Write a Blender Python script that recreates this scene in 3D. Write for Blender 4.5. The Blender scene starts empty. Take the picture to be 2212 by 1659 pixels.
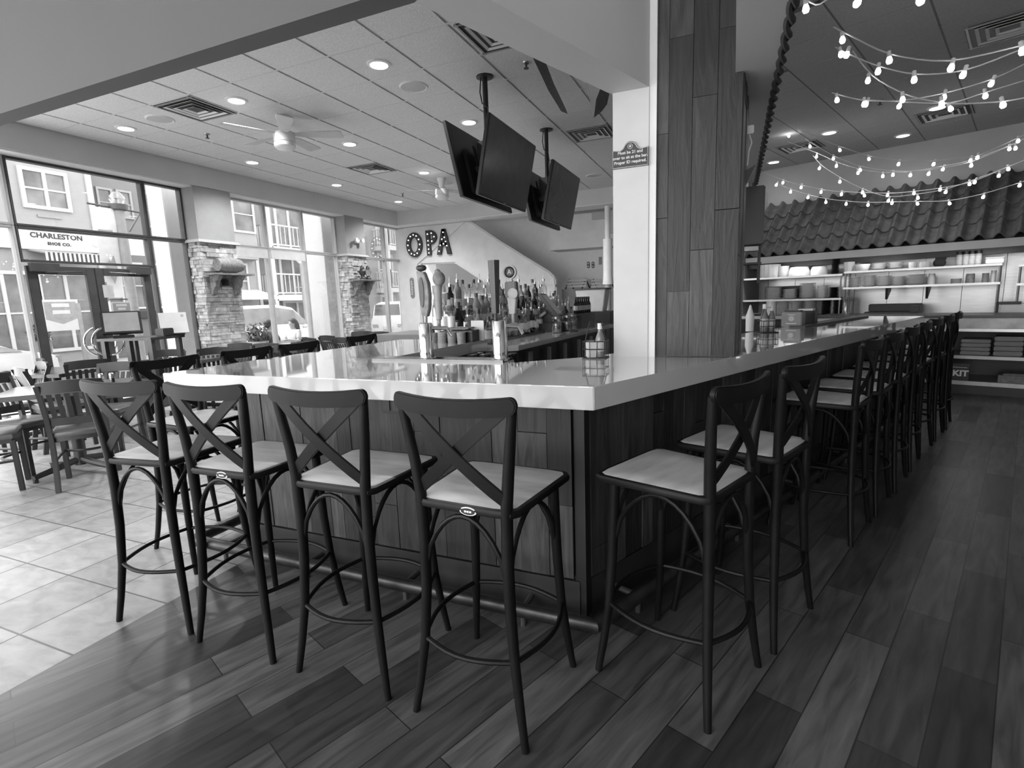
import bpy, bmesh, math, random
from mathutils import Vector as V, Matrix as Mx
R = random.Random(7)
SC = bpy.context.scene
COL = SC.collection
PI = math.pi
# ------------------------------------------------------------------ camera model
FLP, YAW, PITCH, ROLL, H = 1126.3, 0.402086, -0.160547, -0.036086, 1.385
def _cam():
    cy, sy, cp, sp = math.cos(YAW), math.sin(YAW), math.cos(PITCH), math.sin(PITCH)
    f = V((-sy*cp, cy*cp, sp)); r = V((cy, sy, 0)); u = r.cross(f)
    cr, sr = math.cos(ROLL), math.sin(ROLL)
    return cr*r+sr*u, -sr*r+cr*u, f
CR, CU, CF = _cam()
EYE = V((0, 0, H))
def ray(x, y): return (x-1106)/FLP*CR-(y-829.5)/FLP*CU+CF
def Pz(x, y, z):
    d = ray(x, y); return EYE+d*((z-H)/d.z)
def Py(x, y, yy):
    d = ray(x, y); return EYE+d*(yy/d.y)
def Px(x, y, xx):
    d = ray(x, y); return EYE+d*(xx/d.x)
QA = math.radians(21.6)
E1 = V((math.sin(QA), math.cos(QA), 0)); E2 = V((math.cos(QA), -math.sin(QA), 0))
def Pt(x, y, t):
    d = ray(x, y); return EYE+d*(t/d.dot(E1))
def Q(s, t, z=0.0):
    p = E2*s+E1*t; return V((p.x, p.y, z))
QM = Mx(((E2.x, E1.x, 0, 0), (E2.y, E1.y, 0, 0), (0, 0, 1, 0), (0, 0, 0, 1)))   # local (s,t,z) -> world
QROT = -QA
def Zat(x, y, P):
    d = ray(x, y); return H+d.z*math.hypot(P[0], P[1])/math.hypot(d.x, d.y)
# ------------------------------------------------------------------ materials (all grey: a black and white picture)
MATS = {}
def mat(name, v=.5, rough=.5, metal=0., var=.12, scale=9., bump=0., island=0., stretch=(1, 1, 1), spec=.5, bscale=None, coat=0., detail=4, dist=0.):
    if name in MATS: return MATS[name]
    m = bpy.data.materials.new(name); m.use_nodes = True; nt = m.node_tree; N = nt.nodes; L = nt.links
    b = N['Principled BSDF']
    tc = N.new('ShaderNodeTexCoord'); mp = N.new('ShaderNodeMapping'); mp.inputs['Scale'].default_value = stretch
    L.new(tc.outputs['Object'], mp.inputs['Vector'])
    nz = N.new('ShaderNodeTexNoise'); nz.inputs['Scale'].default_value = scale; nz.inputs['Detail'].default_value = detail; nz.inputs['Distortion'].default_value = dist
    L.new(mp.outputs['Vector'], nz.inputs['Vector'])
    mr = N.new('ShaderNodeMapRange'); mr.inputs['From Min'].default_value = .3; mr.inputs['From Max'].default_value = .7
    mr.inputs['To Min'].default_value = v*(1-var); mr.inputs['To Max'].default_value = v*(1+var)
    L.new(nz.outputs['Fac'], mr.inputs['Value']); out = mr.outputs['Result']
    if island:
        g = N.new('ShaderNodeNewGeometry'); m2 = N.new('ShaderNodeMapRange')
        m2.inputs['To Min'].default_value = 1-island; m2.inputs['To Max'].default_value = 1+island
        L.new(g.outputs['Random Per Island'], m2.inputs['Value'])
        mu = N.new('ShaderNodeMath'); mu.operation = 'MULTIPLY'; L.new(out, mu.inputs[0]); L.new(m2.outputs['Result'], mu.inputs[1]); out = mu.outputs[0]
    L.new(out, b.inputs['Base Color'])
    b.inputs['Roughness'].default_value = rough; b.inputs['Metallic'].default_value = metal
    b.inputs['Specular IOR Level'].default_value = spec; b.inputs['Coat Weight'].default_value = coat
    if bump:
        bp = N.new('ShaderNodeBump'); bp.inputs['Strength'].default_value = bump; bp.inputs['Distance'].default_value = .01
        n2 = nz
        if bscale:
            n2 = N.new('ShaderNodeTexNoise'); n2.inputs['Scale'].default_value = bscale; L.new(mp.outputs['Vector'], n2.inputs['Vector'])
        L.new(n2.outputs['Fac'], bp.inputs['Height']); L.new(bp.outputs['Normal'], b.inputs['Normal'])
    MATS[name] = m; return m
def emat(name, s, v=1.):
    if name in MATS: return MATS[name]
    m = bpy.data.materials.new(name); m.use_nodes = True; b = m.node_tree.nodes['Principled BSDF']
    b.inputs['Base Color'].default_value = (.8, .8, .8, 1)
    b.inputs['Emission Color'].default_value = (v, v, v, 1); b.inputs['Emission Strength'].default_value = s
    MATS[name] = m; return m
def glass_mat(name, refl=.07, tint=.97, rough=0.):
    m = bpy.data.materials.new(name); m.use_nodes = True; nt = m.node_tree; N = nt.nodes; L = nt.links; N.clear()
    o = N.new('ShaderNodeOutputMaterial'); mx = N.new('ShaderNodeMixShader'); t = N.new('ShaderNodeBsdfTransparent'); g = N.new('ShaderNodeBsdfGlossy')
    t.inputs['Color'].default_value = (tint, tint, tint, 1); g.inputs['Roughness'].default_value = rough
    lw = N.new('ShaderNodeLayerWeight'); lw.inputs['Blend'].default_value = .25
    ma = N.new('ShaderNodeMath'); ma.operation = 'MULTIPLY_ADD'; ma.inputs[1].default_value = .5; ma.inputs[2].default_value = refl*.4
    L.new(lw.outputs['Fresnel'], ma.inputs[0]); L.new(ma.outputs[0], mx.inputs['Fac'])
    L.new(t.outputs[0], mx.inputs[1]); L.new(g.outputs[0], mx.inputs[2]); L.new(mx.outputs[0], o.inputs['Surface'])
    MATS[name] = m; return m
# ------------------------------------------------------------------ mesh builder
class MB:
    def __init__(s): s.v = []; s.f = []; s.M = None; s.sm = True
    def add(s, vs, fs):
        n = len(s.v)
        s.v += [tuple(s.M @ V(p)) if s.M else tuple(p) for p in vs]
        s.f += [tuple(i+n for i in f) for f in fs]; return s
    def box(s, x0, y0, z0, x1, y1, z1):
        if x0 > x1: x0, x1 = x1, x0
        if y0 > y1: y0, y1 = y1, y0
        if z0 > z1: z0, z1 = z1, z0
        return s.add([(x0,y0,z0),(x1,y0,z0),(x1,y1,z0),(x0,y1,z0),(x0,y0,z1),(x1,y0,z1),(x1,y1,z1),(x0,y1,z1)],
                     [(0,3,2,1),(4,5,6,7),(0,1,5,4),(1,2,6,5),(2,3,7,6),(3,0,4,7)])
    def cbox(s, c, d, rz=0., m=None):
        M = Mx.Translation(V(c)) @ Mx.Rotation(rz, 4, 'Z')
        if m is not None: M = Mx.Translation(V(c)) @ m
        x, y, z = d[0]/2, d[1]/2, d[2]/2
        return s.add([M @ V(p) for p in [(-x,-y,-z),(x,-y,-z),(x,y,-z),(-x,y,-z),(-x,-y,z),(x,-y,z),(x,y,z),(-x,y,z)]],
                     [(0,3,2,1),(4,5,6,7),(0,1,5,4),(1,2,6,5),(2,3,7,6),(3,0,4,7)])
    def tube(s, pts, r, n=8, closed=False, flat=None):
        pts = [V(p) for p in pts]; k = len(pts)
        rs = list(r) if isinstance(r, (list, tuple)) else [r]*k
        vs, fs = [], []; up = None
        for i, p in enumerate(pts):
            a = pts[(i-1) % k] if (closed or i > 0) else p
            b = pts[(i+1) % k] if (closed or i < k-1) else p
            d = (b-a).normalized() if (b-a).length > 1e-9 else V((0, 0, 1))
            if up is None: up = V((0, 0, 1)) if abs(d.z) < .9 else V((1, 0, 0))
            x = d.cross(up)
            if x.length < 1e-4: x = d.orthogonal()
            x.normalize(); y = x.cross(d).normalized(); up = y
            for j in range(n):
                t = 2*PI*j/n
                vs.append(p+(x*math.cos(t)+y*math.sin(t)*(flat or 1.))*rs[i])
        m = k if closed else k-1
        for i in range(m):
            for j in range(n):
                a, b = i*n+j, i*n+(j+1) % n; c, d2 = ((i+1) % k)*n+(j+1) % n, ((i+1) % k)*n+j
                fs.append((a, b, c, d2))
        if not closed: fs += [tuple(range(n-1, -1, -1)), tuple((k-1)*n+j for j in range(n))]
        return s.add(vs, fs)
    def lathe(s, prof, n=16, c=(0, 0, 0), m=None):
        M = Mx.Translation(V(c)) @ (m or Mx.Identity(4)); vs, fs = [], []
        for r, z in prof:
            for j in range(n):
                t = 2*PI*j/n; vs.append(M @ V((max(r, 1e-5)*math.cos(t), max(r, 1e-5)*math.sin(t), z)))
        for i in range(len(prof)-1):
            for j in range(n): fs.append((i*n+j, i*n+(j+1) % n, (i+1)*n+(j+1) % n, (i+1)*n+j))
        fs += [tuple(range(n-1, -1, -1)), tuple((len(prof)-1)*n+j for j in range(n))]
        return s.add(vs, fs)
    def ball(s, c, r, n=12, k=7, sc=(1, 1, 1)):
        M = Mx.Diagonal((sc[0], sc[1], sc[2], 1))
        return s.lathe([(r*math.sin(PI*i/k), -r*math.cos(PI*i/k)) for i in range(k+1)], n, c, M)
    def prism(s, poly, a, b, ax='z'):
        def q(u, w, h): return (u, w, h) if ax == 'z' else ((u, h, w) if ax == 'y' else (h, u, w))
        n = len(poly); vs = [q(u, w, a) for u, w in poly]+[q(u, w, b) for u, w in poly]
        return s.add(vs, [tuple(range(n-1, -1, -1)), tuple(range(n, 2*n))]+[(i, (i+1) % n, n+(i+1) % n, n+i) for i in range(n)])
    def strap(s, pts, w, th):
        """band along pts; w = half-width vectors (one or per point), th = thickness vector"""
        pts = [V(p) for p in pts]; k = len(pts)
        ws = [V(x) for x in w] if isinstance(w[0], (tuple, V)) else [V(w)]*k
        t = V(th)/2; vs = []
        for p, a in zip(pts, ws): vs += [p-a-t, p+a-t, p+a+t, p-a+t]
        fs = [(3, 2, 1, 0), tuple((k-1)*4+j for j in range(4))]
        for i in range(k-1):
            for j in range(4): fs.append((i*4+j, i*4+(j+1) % 4, (i+1)*4+(j+1) % 4, (i+1)*4+j))
        return s.add(vs, fs)
    def grid(s, fn, nu, nv):
        vs = [fn(i/nu, j/nv) for j in range(nv+1) for i in range(nu+1)]
        return s.add(vs, [(j*(nu+1)+i, j*(nu+1)+i+1, (j+1)*(nu+1)+i+1, (j+1)*(nu+1)+i) for j in range(nv) for i in range(nu)])
    def mesh(s, name, m, bev=0., seg=2, ang=40):
        me = bpy.data.meshes.new(name); me.from_pydata(s.v, [], s.f)
        bm = bmesh.new(); bm.from_mesh(me); bmesh.ops.recalc_face_normals(bm, faces=bm.faces)
        if bev:
            ed = [e for e in bm.edges if len(e.link_faces) == 2 and e.calc_face_angle(0) > .5]
            bmesh.ops.bevel(bm, geom=ed, offset=bev, segments=seg, affect='EDGES', clamp_overlap=True)
        bm.to_mesh(me); bm.free()
        if s.sm:
            me.polygons.foreach_set('use_smooth', [True]*len(me.polygons)); me.set_sharp_from_angle(angle=math.radians(ang))
        if m: me.materials.append(m)
        me.update(); return me
def link(name, me, parent=None, loc=None):
    o = bpy.data.objects.new(name, me); COL.objects.link(o)
    if parent: o.parent = parent
    if loc is not None: o.location = loc
    return o
def part(name, mb, m, parent, label=None, bev=0., seg=2, kind=None):
    o = link(name, mb.mesh(name, m, bev, seg), parent)
    if label: o['label'] = label
    if kind: o['kind'] = kind
    return o
def tag(o, label, cat, group=None, kind=None):
    o['label'] = label; o['category'] = cat
    if group: o['group'] = group
    if kind: o['kind'] = kind
    return o
def thing(name, label, cat, loc=(0, 0, 0), rz=0., group=None):
    o = bpy.data.objects.new(name, None); COL.objects.link(o); o.location = loc; o.rotation_euler = (0, 0, rz); o.empty_display_size = .1
    return tag(o, label, cat, group)
def single(name, mb, m, label, cat, group=None, loc=None, rz=0., bev=0., seg=2, kind=None):
    o = link(name, mb.mesh(name, m, bev, seg), None, loc); o.rotation_euler = (0, 0, rz)
    return tag(o, label, cat, group, kind)
def struct(name, mb, m, parent=None, bev=0.):
    o = link(name, mb.mesh(name, m, bev), parent)
    if not parent: o['kind'] = 'structure'
    return o
def dup(r0, loc, rz=None, label=None, group=None, skip=()):
    r = r0.copy(); COL.objects.link(r); r.location = loc
    if rz is not None: r.rotation_euler = (0, 0, rz)
    if label: r['label'] = label
    if group: r['group'] = group
    for ch in list(r0.children):
        if ch.name.split('.')[0] in skip: continue
        c = ch.copy(); COL.objects.link(c); c.parent = r
        for g in list(ch.children):
            d = g.copy(); COL.objects.link(d); d.parent = c
    return r
def text_mb(txt, size, depth=.002, align='CENTER', M=None, extr=True, space=1.0, bold=0.):
    cu = bpy.data.curves.new('t', 'FONT'); cu.body = txt; cu.size = size; cu.align_x = align; cu.align_y = 'CENTER'; cu.extrude = depth/2; cu.space_character = space; cu.offset = bold
    cu.resolution_u = 3
    o = bpy.data.objects.new('t', cu); COL.objects.link(o)
    dg = bpy.context.evaluated_depsgraph_get(); me = bpy.data.meshes.new_from_object(o.evaluated_get(dg))
    mb = MB(); mb.M = M; mb.sm = False
    mb.add([v.co.copy() for v in me.vertices], [tuple(p.vertices) for p in me.polygons])
    bpy.data.objects.remove(o); bpy.data.meshes.remove(me); bpy.data.curves.remove(cu); mb.M = None
    return mb
OR = ['first','second','third','fourth','fifth','sixth','seventh','eighth','ninth','tenth','eleventh','twelfth','thirteenth','fourteenth','fifteenth','sixteenth','seventeenth','eighteenth','nineteenth','twentieth','twenty-first','twenty-second','twenty-third','twenty-fourth']
UPM = Mx.Rotation(PI/2, 4, 'X')     # text lying in XY -> standing in XZ, read from -Y
# palette
m_white = mat('white_paint', .78, .6, var=.03); m_wall = mat('wall_paint', .5, .7, var=.05, scale=3); m_hdrl = mat('dimmed_header_paint', .1, .75, var=.03, scale=2); m_hdr = mat('header_paint', .62, .75, var=.03, scale=2); m_soff = mat('soffit_paint', .6, .75, var=.04, scale=2)  # front header: same paint as the other, dimmer light put in its colour
m_wall2 = mat('column_paint', .3, .7, var=.04); m_plast = mat('textured_plaster', .74, .8, var=.06, scale=4, bump=.25, bscale=14)
m_tile = mat('ceiling_tile', .7, .9, var=.1, scale=60, bump=.5, bscale=90); m_tile2 = mat('dimmed_ceiling_tile', .45, .9, var=.1, scale=60, bump=.5, bscale=90); m_colw = mat('pillar_paint', .6, .6, var=.03); m_tee2 = mat('shaded_ceiling_tee', .16, .6, var=.05); m_tee = mat('ceiling_tee', .6, .5, var=.02)  # aisle tile and tee: darker copies, aisle dimness and reveal shade in the colour
m_dwood = mat('dark_stained_wood', .03, .35, var=.35, scale=6, stretch=(1, 1, .25))
m_stool = mat('ebony_stool_frame', .008, .42, var=.3, scale=8, spec=.16)
m_seat = mat('seat_sheen_grey', .5, .38, var=.2, scale=5, stretch=(1, 4, 1))  # satin sheen of the seat put into a lighter base colour
m_plank = mat('reclaimed_planks', .03, .5, var=.6, scale=6, stretch=(4.5, 4.5, .5), island=.85, dist=1.3, bump=.35, detail=8)
m_quartz = mat('white_quartz', .62, .06, var=.03, scale=3, coat=1.)
m_black = mat('black_metal', .012, .45, var=.2); m_blackp = mat('black_plastic', .015, .35, var=.2)
m_chrome = mat('polished_chrome', .75, .08, 1., var=.02); m_steel = mat('brushed_steel', .42, .32, .85, var=.1, scale=5, stretch=(1, 1, 20))
m_bronze = mat('dark_bronze_frame', .06, .4, var=.15); m_rail = mat('aged_bronze_rail', .05, .4, .7, var=.3, scale=12); m_alu = mat('grey_aluminium', .45, .4, var=.06)
m_stone = mat('stacked_stone', .42, .85, var=.3, scale=14, island=.28, bump=.7)
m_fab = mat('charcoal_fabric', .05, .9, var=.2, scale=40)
m_dtable = mat('table_wood', .07, .28, var=.3, scale=5, stretch=(1, 6, 1))
m_vinyl = mat('chair_vinyl', .09, .35, var=.1)
m_cer = mat('white_ceramic', .82, .3, var=.05); m_paper = mat('paper', .75, .8, var=.05); m_glassd = mat('dark_bottle_glass', .01, .06, var=.2)
m_amber = mat('amber_liquor', .2, .08, var=.2); m_label = mat('bottle_label', .55, .6, var=.15, scale=30); m_cork = mat('bottle_cap', .04, .4, var=.2)
m_mid = mat('mid_grey_plastic', .25, .5, var=.1); m_terra = mat('clay_roof_tile', .11, .75, var=.3, scale=9, bump=.3)
m_marble = mat('veined_marble', .55, .25, var=.35, scale=5, detail=9); m_gall = mat('galvanised_metal', .35, .4, .6, var=.1)
m_screen = mat('dark_screen', .07, .2, var=.1); m_cloth = mat('pale_cloth', .6, .9, var=.06); m_leaf = mat('foliage', .12, .7, var=.4, scale=20)
m_led = emat('downlight_led', 14.); m_bulb = emat('string_bulb', 9.); m_mbulb = emat('marquee_bulb', 6.); m_strip = emat('hood_lamp', 2.5)
m_glass = glass_mat('window_glass', .05); m_bglass = glass_mat('bottle_glass', .35, .92, .03)
# ------------------------------------------------------------------ floor materials
def floor_mat(name, rot, bw, rh, c1, c2, mort, mcol, off, loc, rough, gscale, gstretch, gamt, bumpd, island=None):
    m = bpy.data.materials.new(name); m.use_nodes = True; nt = m.node_tree; N = nt.nodes; L = nt.links; b = N['Principled BSDF']
    tc = N.new('ShaderNodeTexCoord'); mp = N.new('ShaderNodeMapping'); mp.inputs['Rotation'].default_value = (0, 0, rot); mp.inputs['Location'].default_value = loc
    L.new(tc.outputs['Object'], mp.inputs['Vector'])
    br = N.new('ShaderNodeTexBrick'); br.offset = off; br.offset_frequency = 2; br.squash = 1
    br.inputs['Scale'].default_value = 1; br.inputs['Brick Width'].default_value = bw; br.inputs['Row Height'].default_value = rh
    br.inputs['Mortar Size'].default_value = mort; br.inputs['Mortar Smooth'].default_value = .1; br.inputs['Bias'].default_value = 0
    br.inputs['Color1'].default_value = (c1, c1, c1, 1); br.inputs['Color2'].default_value = (c2, c2, c2, 1); br.inputs['Mortar'].default_value = (mcol, mcol, mcol, 1)
    L.new(mp.outputs['Vector'], br.inputs['Vector'])
    m2 = N.new('ShaderNodeMapping'); m2.inputs['Scale'].default_value = gstretch; L.new(mp.outputs['Vector'], m2.inputs['Vector'])
    nz = N.new('ShaderNodeTexNoise'); nz.inputs['Scale'].default_value = gscale; nz.inputs['Detail'].default_value = 8; nz.inputs['Distortion'].default_value = .6
    L.new(m2.outputs['Vector'], nz.inputs['Vector'])
    mr = N.new('ShaderNodeMapRange'); mr.inputs['From Min'].default_value = .3; mr.inputs['From Max'].default_value = .7
    mr.inputs['To Min'].default_value = 1-gamt; mr.inputs['To Max'].default_value = 1+gamt; L.new(nz.outputs['Fac'], mr.inputs['Value'])
    mu = N.new('ShaderNodeMix'); mu.data_type = 'RGBA'; mu.blend_type = 'MULTIPLY'; mu.inputs['Factor'].default_value = 1
    L.new(br.outputs['Color'], mu.inputs['A']); L.new(mr.outputs['Result'], mu.inputs['B']); L.new(mu.outputs['Result'], b.inputs['Base Color'])
    b.inputs['Roughness'].default_value = rough
    bp = N.new('ShaderNodeBump'); bp.inputs['Strength'].default_value = .25; bp.inputs['Distance'].default_value = bumpd; bp.invert = True
    L.new(br.outputs['Fac'], bp.inputs['Height']); L.new(bp.outputs['Normal'], b.inputs['Normal'])
    return m
m_floorp = floor_mat('plank_tile_floor', -math.radians(68.4), .914, .152, .03, .12, .0022, .02, .37, (.1, .04, 0), .33, 3.2, (1.1, 9, 1), .45, .003)
m_floort = floor_mat('stone_tile_floor', 0, .4, .393, .27, .34, .0045, .07, 0., (2.47, -1.47, 0), .4, 7, (1, 2, 1), .22, .004)
XB = -2.465
o = struct('floor', MB().box(XB, -4, -.12, 7, 13.5, 0), m_floorp)
o = struct('floor.001', MB().box(-8.0, -4, -.12, XB, 12.8, -.0005), m_floort); 
# ------------------------------------------------------------------ ceilings
C = 3.58
mb = MB(); tee = MB()
gx0, gy0 = -7.05+.61*0, 3.457
GX = .61; GY = .603
for i in range(-1, 12):
    for j in range(-3, 13):
        x0, y0 = gx0+GX*i, gy0+GY*j
        x1, y1 = x0+GX, y0+GY
        x0c, x1c, y1c = max(x0, -7.6), min(x1, .02), min(y1, 11.12)
        if x1c-x0c < .03 or y1c-y0 < .03: continue
        mb.box(x0c+.015, y0+.009, C, x1c-.015, y1c-.009, C+.02)
for i in range(0, 13): tee.box(gx0+GX*i-.012, 1.6, C+.012, gx0+GX*i+.012, 11.12, C+.024)
for j in range(-3, 14): tee.box(-7.6, gy0+GY*j-.012, C+.002, .02, gy0+GY*j+.012, C+.026)
struct('ceiling', mb, m_tile)
struct('ceiling.001', tee, m_tee)
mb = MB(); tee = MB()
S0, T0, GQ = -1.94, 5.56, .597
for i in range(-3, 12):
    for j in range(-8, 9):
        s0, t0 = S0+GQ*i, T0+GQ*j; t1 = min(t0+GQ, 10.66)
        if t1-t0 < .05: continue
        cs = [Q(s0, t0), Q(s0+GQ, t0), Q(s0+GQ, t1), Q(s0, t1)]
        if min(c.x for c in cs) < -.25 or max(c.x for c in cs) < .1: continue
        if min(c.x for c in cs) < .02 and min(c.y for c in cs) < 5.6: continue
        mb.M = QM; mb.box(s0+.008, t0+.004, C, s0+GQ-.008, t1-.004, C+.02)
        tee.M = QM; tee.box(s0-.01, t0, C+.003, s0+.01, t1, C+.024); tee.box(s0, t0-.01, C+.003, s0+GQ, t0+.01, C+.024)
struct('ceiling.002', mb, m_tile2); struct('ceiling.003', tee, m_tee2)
struct('ceiling.004', MB().box(-8.6, -4.2, C+.03, 7.2, 13.8, C+.15), m_soff)
# dropped headers around the bar (left run along X, right run oblique) and the header beyond the pillar
ZB = 2.365
RD = V((.335, .942, 0)); RN = V((-.942, .335, 0))
a0 = V((-.84, 1.555, 0)); a1 = V((-.395, 2.735+.02, 0))
hdr = MB()
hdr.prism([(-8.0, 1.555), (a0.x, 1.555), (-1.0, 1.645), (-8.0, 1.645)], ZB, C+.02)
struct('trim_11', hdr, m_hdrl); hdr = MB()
hdr.prism([(a0.x, 1.555), (-.40, 2.745), (-.575, 2.775), (-1.0, 1.645)], ZB, C+.02)
struct('trim_1', hdr, m_hdr)
hd2 = MB().box(-.02, 1.7, ZB, .148, 5.5, C+.02)
struct('trim_2', hd2, m_hdr)
rope = MB()
for k in range(2):
    pts = []
    for i in range(180):
        y = 1.75+i*3.85/179; a = i*.55+k*PI
        pts.append((.162+.011*math.cos(a), y, ZB-.002+.011*math.sin(a)))
    rope.tube(pts, .0115, 6)
single('braided_rope', rope, m_fab, 'dark braided rope running along the edge of the high beam behind the wooden pillar', 'rope')
single('wall_speaker', MB().box(-.04, 5.56, 1.82, .245, 5.85, ZB-.02), m_blackp, 'black box mounted under the far end of the roped beam', 'speaker', bev=.01)
# ------------------------------------------------------------------ window wall (x = -7.9) with header, columns, frames
XW = -7.9; XF = -7.6
w = MB()
w.box(XF, -4, 3.27, -7.98, 11.8, C+.03)
struct('wall_left', w, m_soff)
struct('trim_3', MB().box(XF-.02, -4, 3.25, -7.97, 11.8, 3.272), m_white)
def stone_column(y0, y1, n):
    up = MB().box(XW-.04, y0, 2.47, XF, y1, 3.26)
    struct('wall_left.%03d' % n, up, m_wall2)
    cap = MB().box(XW-.04, y0-.045, 2.43, XF+.05, y1+.05, 2.455).box(XW-.04, y0-.03, 2.455, XF+.035, y1+.035, 2.475)
    struct('trim_%d' % (3+n), cap, m_wall)
    st = MB().box(XW-.04, y0+.03, 0, XF-.03, y1-.03, 2.43)
    z = 0.0
    while z < 2.42:
        h = min(R.uniform(.035, .075), 2.43-z)
        y = y0
        while y < y1-.01:
            l = min(R.uniform(.09, .26), y1-y)
            if y1-(y+l) < .05: l = y1-y
            st.box(XF-.05, y+.002, z+.002, XF+R.uniform(-.008, .022), y+l-.002, z+h-.002); y += l
        x = XW-.04
        while x < XF-.02:
            l = min(R.uniform(.08, .18), XF+.005-x)
            st.box(x+.002, y0+.05, z+.002, x+l-.002, y0-R.uniform(-.008, .02), z+h-.002); x += l
        z += h
    st.sm = False
    struct('wall_left.%03d' % (n+10), st, m_stone)
stone_column(5.78, 6.43, 1); stone_column(9.17, 9.79, 2)
ZT = 2.46; FT = 3.25
win_n = 0
def window(y0, y1, z0, z1, fr=.05, m=None, glass=True):
    global win_n; win_n += 1
    f = MB(); d0, d1 = XW-.05, XW+.05; h = fr*.55; y0 += .0015; y1 -= .0015; z0 += .0015; z1 -= .0015
    f.box(d0, y0, z0, d1, y0+h, z1).box(d0, y1-h, z0, d1, y1, z1).box(d0+.001, y0+h, z1-h, d1-.001, y1-h, z1).box(d0+.001, y0+h, z0, d1-.001, y1-h, z0+h)
    o = struct('window_%d' % win_n, f, m or m_alu, bev=.004)
    if glass: part('pane', MB().box(XW-.004, y0+h-.005, z0+h-.005, XW+.004, y1-h+.005, z1-h+.005), m_glass, o)
    return o
YS = [-3.0, -1.6, -.2, 1.1, 2.4, 3.63]
for a, b in zip(YS[:-1], YS[1:]):
    window(a, b, .1, ZT); window(a, b, ZT, FT)
window(3.63, 5.2, ZT, FT, m=m_bronze); window(3.63, 5.2, 2.04, ZT, m=m_bronze)
window(5.2, 5.78, .1, ZT, m=m_bronze); window(5.2, 5.78, ZT, FT, m=m_bronze)
for a, b in ((6.43, 7.32), (7.32, 8.23), (8.23, 9.17), (9.79, 10.87), (10.87, 11.72)):
    window(a, b, .1, ZT); window(a, b, ZT, FT)
# white roller blinds' header rails just under the transoms
for k, (a, b) in enumerate(((6.48, 7.28), (7.36, 8.19))):
    single('roller_blind', MB().box(XW+.055, a, 2.28, XW+.075, b, 2.43), m_cloth, 'short pale roller blind in the %s lower pane right of the barrel column' % OR[k], 'blind', 'roller blinds in the middle windows')
# double door
for k, (a, b) in enumerate(((3.68, 4.415), (4.425, 5.15))):
    d = MB(); x0, x1 = XW-.025, XW+.025; s = .1
    d.box(x0, a, .02, x1, a+s, 2.0).box(x0, b-s, .02, x1, b, 2.0).box(x0, a+s, 1.9, x1, b-s, 2.0).box(x0, a+s, .02, x1, b-s, .2)
    o = struct('door_%d' % (k+1), d, m_bronze, bev=.004)
    part('pane', MB().box(XW-.004, a+s-.005, .195, XW+.004, b-s+.005, 1.905), m_glass, o)
    cy = 4.42
    ring = []
    for i in range(25):
        t = PI/2+PI*i/24 if k == 0 else -PI/2+PI*i/24
        ring.append((XW+.085, cy+(-.008 if k == 0 else .008)+.19*math.cos(t), 1.02+.19*math.sin(t)))
    hd = MB().tube(ring, .014, 8)
    for p in (ring[0], ring[-1]): hd.tube([(XW+.02, p[1]+(-.02 if k == 0 else .02), p[2]), (XW+.085, p[1], p[2])], .01, 6)
    part('pull_handle', hd, m_chrome, o, 'half-ring chrome pull handle')
    r2 = MB().tube([(XW-.09, p[1], p[2]) for p in ring], .014, 8); part('pull_handle', r2, m_chrome, o, 'outer half-ring chrome pull handle')
    y0 = a+.02 if k == 0 else b-.32
    cl = MB().box(XW+.025, y0, 1.93, XW+.085, y0+.3, 2.03).tube([(XW+.06, y0+.15, 1.925), (XW+.2, y0+.3 if k == 0 else y0, 1.925), (XW+.06, y0+.55 if k == 0 else y0-.25, 1.94)], .01, 6)
    part('door_closer', cl, m_bronze, o)
    if k == 0: part('lock', MB().lathe([(.018, 0), (.018, .012)], 12, (XW+.025, b-.05, .77), Mx.Rotation(PI/2, 4, 'Y')), m_chrome, o)
# ------------------------------------------------------------------ back wall with stair enclosure
YB = 11.45
b = MB()
b.prism([(-7.95, 0), (-7.95, 3.27), (-5.85, 3.27), (-7.3, 2.33), (-7.3, 0)], YB, YB+.16, 'y')
b.prism([(-7.3, 2.33), (-5.85, 3.27), (-5.75, 3.23), (-4.95, 2.68), (-3.85, 1.98), (-3.72, 1.84), (-3.70, 1.66), (-5.2, 1.62), (-6.28, 2.31)], YB, YB+.16, 'y')
b.prism([(-5.2, 0), (-5.2, 1.62), (-3.70, 1.66), (-3.70, 0)], YB, YB+.16, 'y')
struct('wall_back', b, m_plast, bev=.03)
struct('wall_back.001', MB().box(-7.95, 11.1, 3.27, .2, 11.25, C+.03), m_soff)
struct('trim_8', MB().box(-7.95, 11.1, 3.255, .2, YB+.16, 3.272), m_white)
struct('wall_back.002', MB().box(-7.9, 12.75, 0, 1.0, 12.9, C), m_white)
struct('wall_back.003', MB().box(-4.05, 12.1, 2.5, .6, 12.74, 3.27), m_plast)
struct('trim_9', MB().prism([(-3.0, 3.26), (-3.0, 3.1), (-2.68, 3.1), (-2.68, 2.78), (-2.2, 2.78), (-2.2, 3.26)], 12.0, 12.1, 'y'), m_wall)  # darker panel stands in for the shade of a stepped recess
struct('trim_10', MB().box(-7.3, 12.3, 0, -4.9, 12.45, 2.5), m_soff)
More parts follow.
